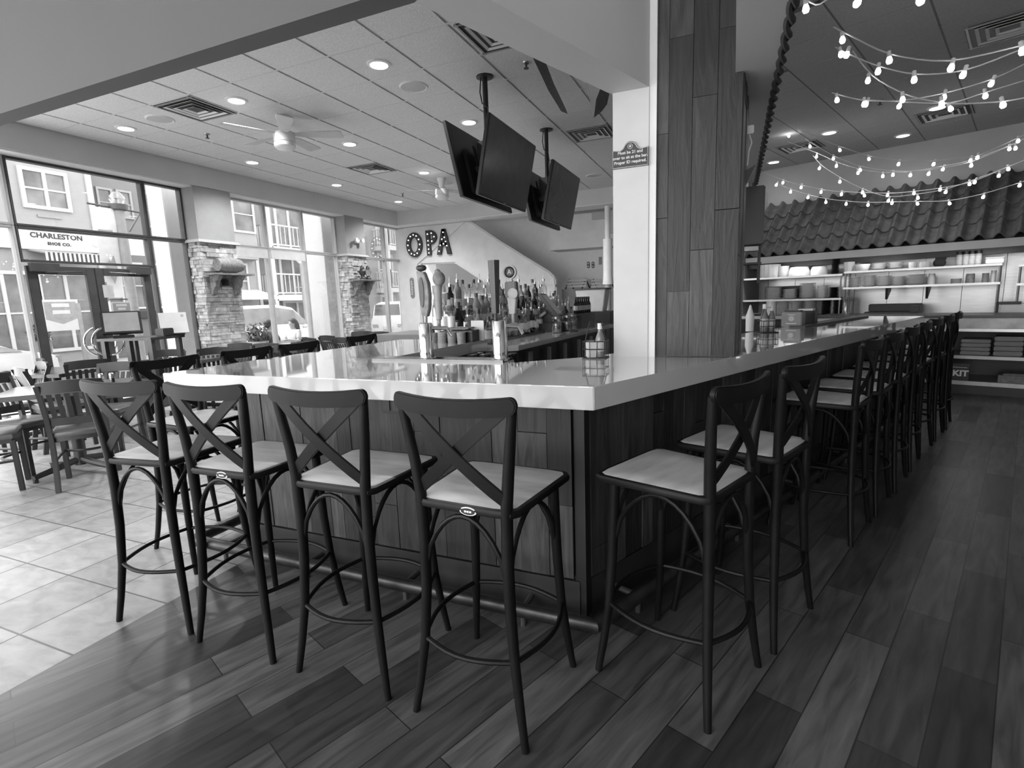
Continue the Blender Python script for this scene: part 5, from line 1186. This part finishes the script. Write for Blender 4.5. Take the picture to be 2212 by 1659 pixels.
for a, b in ((4.5, 7.2), (7.5, 9.0), (9.15, 10.4)): ewin(A, a, b, 2.6, .4, XA, .1, 1, 1)
ewin(A, 10.55, yE-.2, 2.5, -.1, XA, .1, 0, 0)
XB2 = -19.8
B = building('darker grey clapboard house behind the lamp post', yE, 15.0, XB2, 6.7, m_sidB)
for (a, b, c_, d) in ((209, 408, 243, 466), (252, 414, 284, 470), (312, 420, 326, 488)):
    y0, y1, z1, z0 = pr(a, b, c_, d, XB2); ewin(B, y0, y1, z1, z0, XB2, .07, 0, 1, m_mid)
for y in (11.9, 13.1, 14.4): ewin(B, y, y+.7, 3.1, 1.6, XB2, .07, 0, 1)
part('storefront', MB().box(XB2, 11.2, 1.2, XB2+.15, 15.5, 1.45), m_black, B)
CB = building('light clapboard house with a bay window, right of the barrel column', 15.0, 17.1, XA, 6.7, m_sidC)
bay = MB().add([(XA, 15.1, 3.4), (XA+.7, 15.4, 3.4), (XA+.7, 16.55, 3.4), (XA, 16.85, 3.4), (XA, 15.1, 6.7), (XA+.7, 15.4, 6.7), (XA+.7, 16.55, 6.7), (XA, 16.85, 6.7)], [(0,1,2,3),(4,7,6,5),(0,4,5,1),(1,5,6,2),(2,6,7,3)])
part('bay', bay, m_sidC, CB); ewin(CB, 15.52, 16.42, 5.8, 4.5, XA+.7, .08, 0, 1); ewin(CB, 15.6, 16.4, 3.2, 1.9, XA, .08, 0, 1); part('corner_board', MB().box(XA, 16.95, -.1, XA+.06, 17.1, 6.7), m_trim, CB)
part('porch_roof', MB().add([(XA, 15.0, 2.2), (XA+1.3, 15.0, 1.85), (XA+1.3, 16.9, 1.85), (XA, 16.9, 2.2), (XA, 15.0, 2.08), (XA+1.3, 15.0, 1.75), (XA+1.3, 16.9, 1.75), (XA, 16.9, 2.08)], [(0,1,2,3),(4,7,6,5),(0,4,5,1),(1,5,6,2),(2,6,7,3),(3,7,4,0)]), m_trim, CB)
D = building('clapboard apartment house with stacked white balconies', 17.1, 24.6, XA-.6, 7.2, m_sidD)
def balcony(r, x, y0, y1, z, w=1.1, h=.95, n=16):
    b = part('balcony', MB().box(x, y0, z-.25, x+w, y1, z), m_trim, r); ra = MB()
    for yy in (y0+.03, (y0+y1)/2, y1-.03): ra.box(x+w-.12, yy-.05, z, x+w-.02, yy+.05, z+h+.1)
    ra.box(x+w-.1, y0, z+h-.06, x+w-.02, y1, z+h).box(x+w-.09, y0, z+.06, x+w-.03, y1, z+.12)
    for yy in (y0, y1-.05):
        ra.box(x, yy, z+h-.06, x+w-.05, yy+.05, z+h)
        for i in range(6): ra.box(x+.1+.16*i, yy, z, x+.13+.16*i, yy+.04, z+h-.05)
    for i in range(n): yy = y0+.08+(y1-y0-.16)*i/(n-1); ra.box(x+w-.075, yy-.016, z+.1, x+w-.045, yy+.016, z+h-.05)
    part('railing', ra, m_trim, b)
for z in (1.95, 4.05):
    balcony(D, XA-.6, 17.5, 21.4, z); ewin(D, 18.9, 20.3, z+2.0, z+.05, XA-.6, .14, 1, 0); ewin(D, 21.0, 21.7, z+1.9, z+.5, XA-.6, .1, 0, 1); ewin(D, 22.6, 23.5, z+1.9, z+.5, XA-.6, .1, 0, 1)
for y in (17.45, 21.35): part('porch_post', MB().box(XA+.32, y-.1, -.2, XA+.5, y+.1, 7.2), m_trim, D)
ewin(D, 18.9, 20.4, 1.6, -.1, XA-.6, .14, 1, 0)
E_ = building('pale apartment block with white porches at the far right windows', 24.6, 40, XA-.3, 7.2, m_sidC)
for y in (26, 29.6, 33.2):
    for z in (-.1, 2.3, 4.7):
        ewin(E_, y, y+1.2, z+1.9, z+.3, XA-.3, .14, 0, 1); ewin(E_, y+2.0, y+2.7, z+1.8, z+.6, XA-.3, .1, 0, 1)
        if z > 0: balcony(E_, XA-.3, y-.4, y+1.7, z, n=10)
    for yy in (y-.4, y+1.7): part('porch_post', MB().box(XA+.6, yy-.09, -.2, XA+.78, yy+.09, 7.2), m_trim, E_)
single('far_end_building', MB().box(-19, 40, -.3, 6, 41, 7), m_sidA, 'plain pale building closing the far end of the street', 'building')
for k, (y, w, l) in enumerate(((6.62, .42, 'white square porch column outside the door side light'), (10.45, .66, 'white square porch column outside the middle windows'))):
    r = thing('porch_column', l, 'column', (-9.4, y, -.14), 0, 'porch columns outside'); part('shaft', MB().box(-w/2, -w/2, .4, w/2, w/2, 4.6), m_trim, r, bev=.01); part('base', MB().box(-w/2-.06, -w/2-.06, 0, w/2+.06, w/2+.06, .42), m_trim, r, bev=.01)
lp = Px(272, 560, -11.3)
r = thing('street_lamp', 'street lamp post with a hanging banner outside the double door', 'street lamp', (-11.3, lp.y, -.14))
zt = Px(268, 418, -11.3).z+.14; zc_ = Px(268, 455, -11.3).z+.14
part('post', MB().lathe([(.16, 0), (.15, .3), (.1, .5), (.09, zc_), (.001, zc_)], 18), m_mid, r); part('collar', MB().lathe([(.09, zc_-.02), (.16, zc_), (.17, zc_+.1), (.001, zc_+.12)], 16), m_bronze, r)
part('globe', MB().lathe([(.1, zc_+.1), (.14, zc_+.2), (.13, zt-.08), (.06, zt), (.001, zt+.01)], 16), m_bglass, r); part('banner_arm', MB().tube([(0, .5, zc_), (0, -.55, zc_+.05)], .02, 6).tube([(0, -.55, zc_-1.75), (0, .1, zc_-1.75)], .015, 6).tube([(0, .42, zc_), (0, .15, zc_-.4)], .015, 6), m_bronze, r)
bn = MB().grid(lambda u, v: (.03*math.sin(5*v+2*u), -.52+.4*u+.04*math.sin(4*v), zc_-1.72*v), 6, 12); bn.grid(lambda u, v: (.03*math.sin(5*v+2*u)+.006, -.52+.4*u+.04*math.sin(4*v), zc_-1.72*v), 6, 12); bo = part('banner', bn, m_cloth, r); part('printed_figure', MB().prism([(-.42, zc_-1.1), (-.25, zc_-.9), (-.2, zc_-1.2), (-.3, zc_-1.45)], .045, .05, 'x').box(.045, -.45, zc_-.5, .05, -.2, zc_-.42), m_mid, bo)
lp = Px(648, 560, -16.6)
r = thing('street_lamp', 'slim lamp post with white globe across the street by the balconies', 'street lamp', (-16.6, lp.y, -.16)); zg = Px(649, 563, -16.6).z+.16
part('post', MB().lathe([(.12, 0), (.06, .4), (.05, zg-.1), (.001, zg-.1)], 14), m_mid, r); part('globe', MB().lathe([(.06, zg-.12), (.17, zg), (.17, zg+.12), (.1, zg+.25), (.001, zg+.45)], 16), m_cer, r); part('cross_arm', MB().tube([(0, -.35, zg-1.1), (0, .35, zg-1.1)], .02, 6), m_mid, r)
# signs standing across the street
q = Px(132, 680, -16.5)
r = thing('standing_notice', 'white framed notice with a dark chevron panel on a post, behind the left door leaf', 'sign', (-16.5, q.y, -.16)); zz = q.z+.16
part('panel', MB().box(-.03, -.42, zz-.42, .03, .42, zz+.4), m_trim, r); part('chevron', MB().prism([(-.36, zz+.34), (.36, zz+.34), (.36, zz-.1), (0, zz-.24), (-.36, zz-.1)], .031, .036, 'x'), m_mid, r); part('post', MB().box(-.04, .36, 0, .04, .46, zz+.3), m_mid, r)
part('text_bars', MB().box(.0365, -.2, zz+.2, .04, .2, zz+.3).box(.0365, -.2, zz+.02, .04, .2, zz+.12), m_trim, r)
q = Px(256, 668, -9.0*0-7.95)
r = thing('door_notice', 'small framed notice with a dark chevron panel hung on the right door leaf', 'sign', (-7.88, q.y, q.z)); part('panel', MB().box(0, -.13, -.12, .006, .13, .1), m_trim, r); part('chevron', MB().prism([(-.11, .085), (.11, .085), (.11, -.05), (0, -.1), (-.11, -.05)], .006, .008, 'x'), m_mid, r); part('text_bars', MB().box(.008, -.07, .04, .0095, .07, .07).box(.008, -.05, -.01, .0095, .05, .02), m_trim, r)
q = Px(226, 629, -7.95); r = thing('door_plate', 'small pale plate with a dark backing on the right door leaf', 'plate', (-7.88, q.y, q.z)); part('plate', MB().box(0, -.06, -.09, .006, .07, .08), m_wall, r); part('backing', MB().box(-.004, -.11, -.14, .003, .0, .12), m_mid, r)
# cars
m_car = mat('white_car_paint', .62, .25, var=.02, coat=.5); m_tyre = mat('tyre_rubber', .02, .8, var=.2)
def car(label, x, y, rz, kind):
    r = thing('car', label, 'car', (x, y, -.3), rz)
    if kind == 'sedan': S = [(-2.35,.35,.62,.62,.70,.6),(-2.3,.3,.82,.86,.82,.66),(-1.75,.2,.95,.98,.9,.72),(-1.2,.2,.95,1.2,.9,.66),(-.6,.2,.94,1.42,.91,.58),(.4,.2,.92,1.42,.91,.58),(1.0,.2,.9,1.1,.9,.68),(1.3,.2,.9,.96,.9,.74),(2.1,.22,.78,.82,.85,.72),(2.35,.3,.55,.58,.7,.6)]
    else: S = [(-2.4,.4,1.0,1.2,.85,.72),(-2.35,.35,1.05,1.66,.9,.66),(-1.9,.28,1.06,1.78,.95,.68),(-.2,.28,1.06,1.8,.95,.68),(.5,.28,1.05,1.68,.95,.7),(1.05,.28,1.04,1.2,.94,.76),(1.4,.28,1.02,1.07,.94,.8),(2.25,.3,.92,.97,.9,.76),(2.45,.4,.7,.75,.8,.7)]
    b = MB(); vs = []; n = 10
    for (yy, zb, zl, zr, w, wr) in S:
        vs += [(-w*.9, yy, zb), (-w, yy, zb+.12), (-w, yy, (zb+zl)/2+.1), (-w*.97, yy, zl), (-wr, yy, zr), (wr, yy, zr), (w*.97, yy, zl), (w, yy, (zb+zl)/2+.1), (w, yy, zb+.12), (w*.9, yy, zb)]
    k = len(S); fs = [tuple(range(n)), tuple((k-1)*n+i for i in range(n-1, -1, -1))]
    for i in range(k-1):
        for j in range(n): fs.append((i*n+j, (i+1)*n+j, (i+1)*n+(j+1) % n, i*n+(j+1) % n))
    part('body', b.add(vs, fs), m_car, r, bev=.02)
    g = MB()
    idx = [i for i in range(k-1) if S[i][3]-S[i][2] > .18 or S[i+1][3]-S[i+1][2] > .18]
    for i in idx:
        for s in (1, -1):
            p = [];
            for (yy, zb, zl, zr, w, wr) in (S[i], S[i+1]):
                a = V((s*w*.97, yy, zl)); c2 = V((s*wr, yy, zr)); p += [a.lerp(c2, .1)+V((s*.012, 0, .004)), a.lerp(c2, .86)+V((s*.012, 0, .004))]
            g.add(p, [(0, 2, 3, 1)])
    part('side_glass', g, m_pane, r)
    g = MB()
    for i in (min(idx), max(idx)):
        (ya, _, zla, zra, wa, wra), (yb, _, zlb, zrb, wb, wrb) = S[i], S[i+1]
        up = .012; g.add([(-wra*.92, ya, zra+up), (wra*.92, ya, zra+up), (wrb*.92, yb, zrb+up), (-wrb*.92, yb, zrb+up)], [(0, 1, 2, 3)])
    part('end_glass', g, m_pane, r)
    for yy in (-1.45, 1.45):
        for s in (1, -1):
            w = MB().lathe([(.2, -.1), (.33, -.1), (.34, -.05), (.34, .05), (.33, .1), (.2, .1)], 22, (s*.84, yy, .34), Mx.Rotation(PI/2, 4, 'Y')); o = part('wheel', w, m_tyre, r)
            h = MB(); h.lathe([(.2, -.1), (.21, .1), (.05, .115), (.001, .115)], 18, (s*.84, yy, .34), Mx.Rotation(PI/2*s, 4, 'Y')); part('hub', h, m_alu, o)
    ye = S[0][0]
    part('number_plate', MB().box(-.26, ye-.03, .62, .26, ye-.005, .76), m_trim, r)
    for s in (-1, 1): part('tail_light', MB().box(s*.5, ye-.02, .72, s*.78, ye+.08, .84), m_mid, r)
    part('bumper', MB().box(-.72, ye-.05, .36, .72, ye+.05, .5), m_mid, r)
    for s in (-1, 1): part('door_mirror', MB().ball((s*1.0, .75, 1.02), .1, 10, 6, (1, .6, .7)), m_car, r)
    return r
car('white saloon car parked outside, seen from its rear through the left door leaf', -12.7, 3.5, PI, 'sedan').scale = (1, 1, 1.12)
car('pale sport utility car parked beyond the seated pair', -15.0, 13.6, 0, 'suv')
car('white sport utility car behind the far right windows', -13.5, 20.9, 0, 'suv')
# planter, outdoor table and the seated pair
def leafball(r0, cx, cy, cz, n, rad, seed):
    rr_ = random.Random(seed); b = MB()
    for i in range(n):
        d = V((rr_.gauss(0, 1), rr_.gauss(0, 1), rr_.gauss(0, 1))).normalized()*rad*rr_.uniform(.5, 1); p = V((cx, cy, cz))+d
        a = V((rr_.gauss(0, 1), rr_.gauss(0, 1), rr_.gauss(0, 1))).normalized()*.06; c2 = a.cross(d).normalized()*.03
        b.add([p-a, p+c2, p+a, p-c2], [(0, 1, 2, 3)])
    return b
for k, (px, py, s, l) in enumerate(((553, 722, .26, 'round leafy planter outside, left of the seated man'), (85, 722, .3, 'flowering planter by the shop front behind the parked saloon'))):
    xx = -9.9 if k == 0 else -17.6; q = Px(px, py, xx); r = thing('planter', l, 'planter', (xx, q.y, -.14 if k == 0 else -.16), 0, 'planters outside'); zz = q.z+.14
    part('pot', MB().lathe([(.16, 0), (.24, zz-.2), (.26, zz-.16), (.2, zz-.16), (.001, zz-.2)], 18), m_trim if k == 0 else m_mid, r); part('foliage', leafball(r, 0, 0, zz, 260, s, 3+k), m_leaf, r)
q = Px(600, 738, -9.8)
r = thing('patio_table', 'small round white table between the seated pair outside', 'table', (-9.8, q.y+.02, -.14)); part('top', MB().lathe([(.27, .72), (.27, .75), (.001, .75)], 28), m_trim, r); part('stem', MB().lathe([(.22, 0), (.22, .02), (.03, .05), (.03, .72)], 18), m_trim, r)
def skin_mesh(nodes, edges, root, sub=1):
    me = bpy.data.meshes.new('body'); me.from_pydata([n[0] for n in nodes], edges, [])
    bm = bmesh.new(); bm.from_mesh(me); ly = bm.verts.layers.skin.verify(); bm.verts.ensure_lookup_table()
    for v, n in zip(bm.verts, nodes):
        rr_ = n[1]; v[ly].radius = rr_ if isinstance(rr_, tuple) else (rr_, rr_)
        v[ly].use_root = v.index == root
    bm.to_mesh(me); bm.free()
    o = bpy.data.objects.new('b', me); COL.objects.link(o); o.modifiers.new('s', 'SKIN'); s = o.modifiers.new('u', 'SUBSURF'); s.levels = sub; s.render_levels = sub
    dg = bpy.context.evaluated_depsgraph_get(); out = bpy.data.meshes.new_from_object(o.evaluated_get(dg)); bpy.data.objects.remove(o); return out
m_skin = mat('skin', .42, .6, var=.06); m_hair = mat('dark_hair', .05, .6, var=.3, scale=30, stretch=(8, 8, 1)); m_shirtw = mat('white_shirt', .65, .85, var=.05); m_shirtd = mat('dark_shirt', .1, .85, var=.1); m_trou = mat('denim', .12, .85, var=.15, scale=40)
def person(label, x, y, rz, shirt, long_hair, lean=0.):
    r = thing('person', label, 'person', (x, y, -.14), rz)
    nodes, edges = [], []
    def nd(p, rad, par=None):
        nodes.append((p, rad)); i = len(nodes)-1
        if par is not None: edges.append((par, i))
        return i
    L_ = lean
    pe = nd((0, 0, .53), (.16, .12)); wa = nd((0, .01+L_*.3, .7), (.13, .1), pe); ch = nd((0, .01+L_*.7, .88), (.15, .11), wa); nb = nd((0, L_, 1.0), .07, ch); nk = nd((0, .015+L_, 1.05), .05, nb); hd = nd((0, .035+L_, 1.12), (.065, .08), nk); ht = nd((0, .02+L_, 1.2), (.072, .09), hd); nd((0, .01+L_, 1.255), (.045, .055), ht)
    for s in (1, -1):
        sh = nd((s*.16, L_, .95), .055, ch); el = nd((s*.22, .08+L_, .73), .042, sh); wr = nd((s*.13, .3+L_, .765), .028, el); pa = nd((s*.11, .36+L_, .775), (.022, .036), wr)
        for k in range(4): f1 = nd((s*(.135-.018*k), .41+L_, .772), .009, pa); nd((s*(.13-.018*k), .435+L_-.004*abs(k-1.5), .76), .007, f1)
        nd((s*.07, .375+L_, .775), .009, pa)
        hp = nd((s*.09, .05, .5), .085, pe); kn = nd((s*.11, .44, .52), .062, hp); an = nd((s*.11, .42, .09), .042, kn); nd((s*.11, .56, .04), .035, an)
    me = skin_mesh(nodes, edges, 0, 2)
    # face: nose, ears, lips are added to the same body mesh
    fb = MB(); fb.ball((0, .092+L_, 1.135), .014, 8, 6, (.8, 1.3, 1.5))
    for s in (1, -1): fb.ball((s*.064, .02+L_, 1.135), .022, 8, 6, (.35, .8, 1.2))
    fb.ball((0, .084+L_, 1.1), .018, 8, 5, (1.2, .5, .35))
    bm = bmesh.new(); bm.from_mesh(me); m2 = fb.mesh('f', None); bm.from_mesh(m2); bm.to_mesh(me); bm.free(); bpy.data.meshes.remove(m2)
    me.materials.clear(); me.materials.append(m_skin); me.polygons.foreach_set('use_smooth', [True]*len(me.polygons)); link('body', me, r)
    for s in (1, -1): part('eye', MB().ball((s*.026, .081+L_, 1.155), .008, 8, 5), m_black, r)
    hb = MB(); hb.ball((0, -.005+L_, 1.195), .098, 16, 10, (.92, 1.05, .9))
    if long_hair: hb.tube([(0, -.06+L_, 1.2), (0, -.1+L_, 1.08), (0, -.12+L_, .95), (0, -.11+L_, .86)], [.07, .085, .075, .03], 12)
    else: hb.ball((0, -.04+L_, 1.14), .08, 12, 8, (.95, .8, .8))
    part('hair', hb, m_hair, r)
    no, ed = [], []
    def n2(p, rad, par=None):
        no.append((p, rad)); i = len(no)-1
        if par is not None: ed.append((par, i))
        return i
    a = n2((0, 0, .54), (.172, .132)); b_ = n2((0, .01+L_*.3, .7), (.145, .115), a); c2 = n2((0, .01+L_*.7, .88), (.165, .125), b_); n2((0, L_, .985), .085, c2)
    for s in (1, -1): sh = n2((s*.165, L_, .95), .068, c2); n2((s*.215, .07+L_, .77), .055, sh)
    me = skin_mesh(no, ed, 0, 2); me.materials.clear(); me.materials.append(shirt); me.polygons.foreach_set('use_smooth', [True]*len(me.polygons)); link('shirt', me, r)
    no, ed = [], []
    a = n2((0, -.01, .5), (.17, .125))
    for s in (1, -1): hp = n2((s*.09, .06, .5), .098, a); kn = n2((s*.11, .445, .525), .075, hp); n2((s*.11, .42, .14), .06, kn)
    me = skin_mesh(no, ed, 0, 2); me.materials.clear(); me.materials.append(m_trou); me.polygons.foreach_set('use_smooth', [True]*len(me.polygons)); link('trousers', me, r)
qw = Px(632, 704, -9.75); qm = Px(578, 708, -9.85)
person('woman with long dark hair and white top seated outside, facing left', -9.75, qw.y+.03, PI, m_shirtw, True, .02)
person('man with short hair in a dark top seated outside, facing right', -9.85, qm.y-.03, 0, m_shirtd, False, .06)
for k, (x, y, l) in enumerate(((-9.75, qw.y+.03, 'patio chair under the seated woman'), (-9.85, qm.y-.03, 'patio chair under the seated man'))):
    r = thing('patio_chair', l, 'chair', (x, y, -.14), PI if k == 0 else 0, 'patio chairs outside')
    part('seat', MB().box(-.21, -.2, .38, .21, .25, .4), m_mid, r)
    for a in (-.19, .19):
        for b in (-.18, .22): part('leg', MB().box(a-.014, b-.014, 0, a+.014, b+.014, .38), m_mid, r)
    part('back', MB().box(-.2, -.22, .4, .2, -.19, .8), m_mid, r)
# ------------------------------------------------------------------ light
def area(name, loc, rot, sx, sy, e):
    l = bpy.data.lights.new(name, 'AREA'); l.shape = 'RECTANGLE'; l.size = sx; l.size_y = sy; l.energy = e
    o = bpy.data.objects.new(name, l); COL.objects.link(o); o.location = loc; o.rotation_euler = rot; return o
sun = bpy.data.lights.new('sun', 'SUN'); sun.energy = 4.5; sun.angle = .02; so = bpy.data.objects.new('sun', sun); COL.objects.link(so)
sd = V((.62, .42, -1.0)); so.rotation_euler = sd.to_track_quat('-Z', 'Y').to_euler()
W = bpy.data.worlds.new('sky'); SC.world = W; W.use_nodes = True; nt = W.node_tree; N = nt.nodes; L = nt.links
bg = N['Background']; sk = N.new('ShaderNodeTexSky'); sk.sky_type = 'HOSEK_WILKIE'; sk.turbidity = 6; sk.sun_direction = (-.5, -.35, .8)
bw = N.new('ShaderNodeRGBToBW'); L.new(sk.outputs['Color'], bw.inputs['Color']); mxn = N.new('ShaderNodeMath'); mxn.operation = 'MULTIPLY_ADD'; mxn.inputs[1].default_value = .5; mxn.inputs[2].default_value = .6
L.new(bw.outputs['Val'], mxn.inputs[0]); L.new(mxn.outputs[0], bg.inputs['Color']); bg.inputs['Strength'].default_value = 6.6
for s in (-2.7, -1.6, -.45, .65):
    p = Q(s, 9.47, 1.83); area('plate_fill_light', p, (0, 0, QROT), .5, .12, 2.4)  # added ahead of the hood strips without a fixture, fills the plate fronts
for i, p in enumerate(SPTS):
    if i % 6 == 0:
        l = bpy.data.lights.new('bulb_light', 'POINT'); l.energy = .7; l.shadow_soft_size = .03; o = bpy.data.objects.new('bulb_light', l); COL.objects.link(o); o.location = p-V((0, 0, .07))
for x, y in ((-6.5, -.6), (-4.5, -.6), (-6.5, -2.6), (-4.5, -2.6)): spot('downlight_or_fill_beam', (x, y, C-.05), 70)  # spots added out of view without fixtures, brighten the left side
for x, y in ((.7, -1.3), (1.5, .6), (2.4, 2.6), (2.6, -1.0)): spot('downlight_or_fill_beam', (x, y, C-.05), 4, 2.5, .3)  # weak soft spots added out of view to lift the bar's right-hand side
area('side_window_fill', (-7.78, .4, 1.7), (PI/2, 0, -PI/2), 6.2, 2.8, 185)  # lamp added inside the side windows, strengthens daylight on floor and header
for k, (a, b) in enumerate(RWX): area('rear_fill', ((a+b)/2, -3.97, 1.7), (PI/2, 0, 0), b-a, 2.8, (88, 82, 55, 36)[k])  # lamps added at the unseen rear openings, brighten faces turned to the camera
# ------------------------------------------------------------------ camera and view
cam = bpy.data.cameras.new('camera'); cam.sensor_width = 36; cam.sensor_fit = 'HORIZONTAL'; cam.lens = 36*FLP/2212; cam.clip_start = .05; cam.clip_end = 200
co = bpy.data.objects.new('camera', cam); COL.objects.link(co)
Rm = Mx((CR, CU, -CF)).transposed(); co.matrix_world = Mx.Translation(EYE) @ Rm.to_4x4(); SC.camera = co
vs = SC.view_settings; vs.view_transform = 'Standard'; vs.look = 'None'; vs.gamma = 1; vs.exposure = 0.0; vs.use_curve_mapping = False
cy = SC.cycles; cy.max_bounces = 7; cy.diffuse_bounces = 4; cy.glossy_bounces = 4; cy.transmission_bounces = 4; cy.transparent_max_bounces = 12; cy.use_denoising = True; cy.caustics_reflective = False; cy.caustics_refractive = False; cy.sample_clamp_indirect = 6
for o in bpy.data.objects: o.select_set(False)
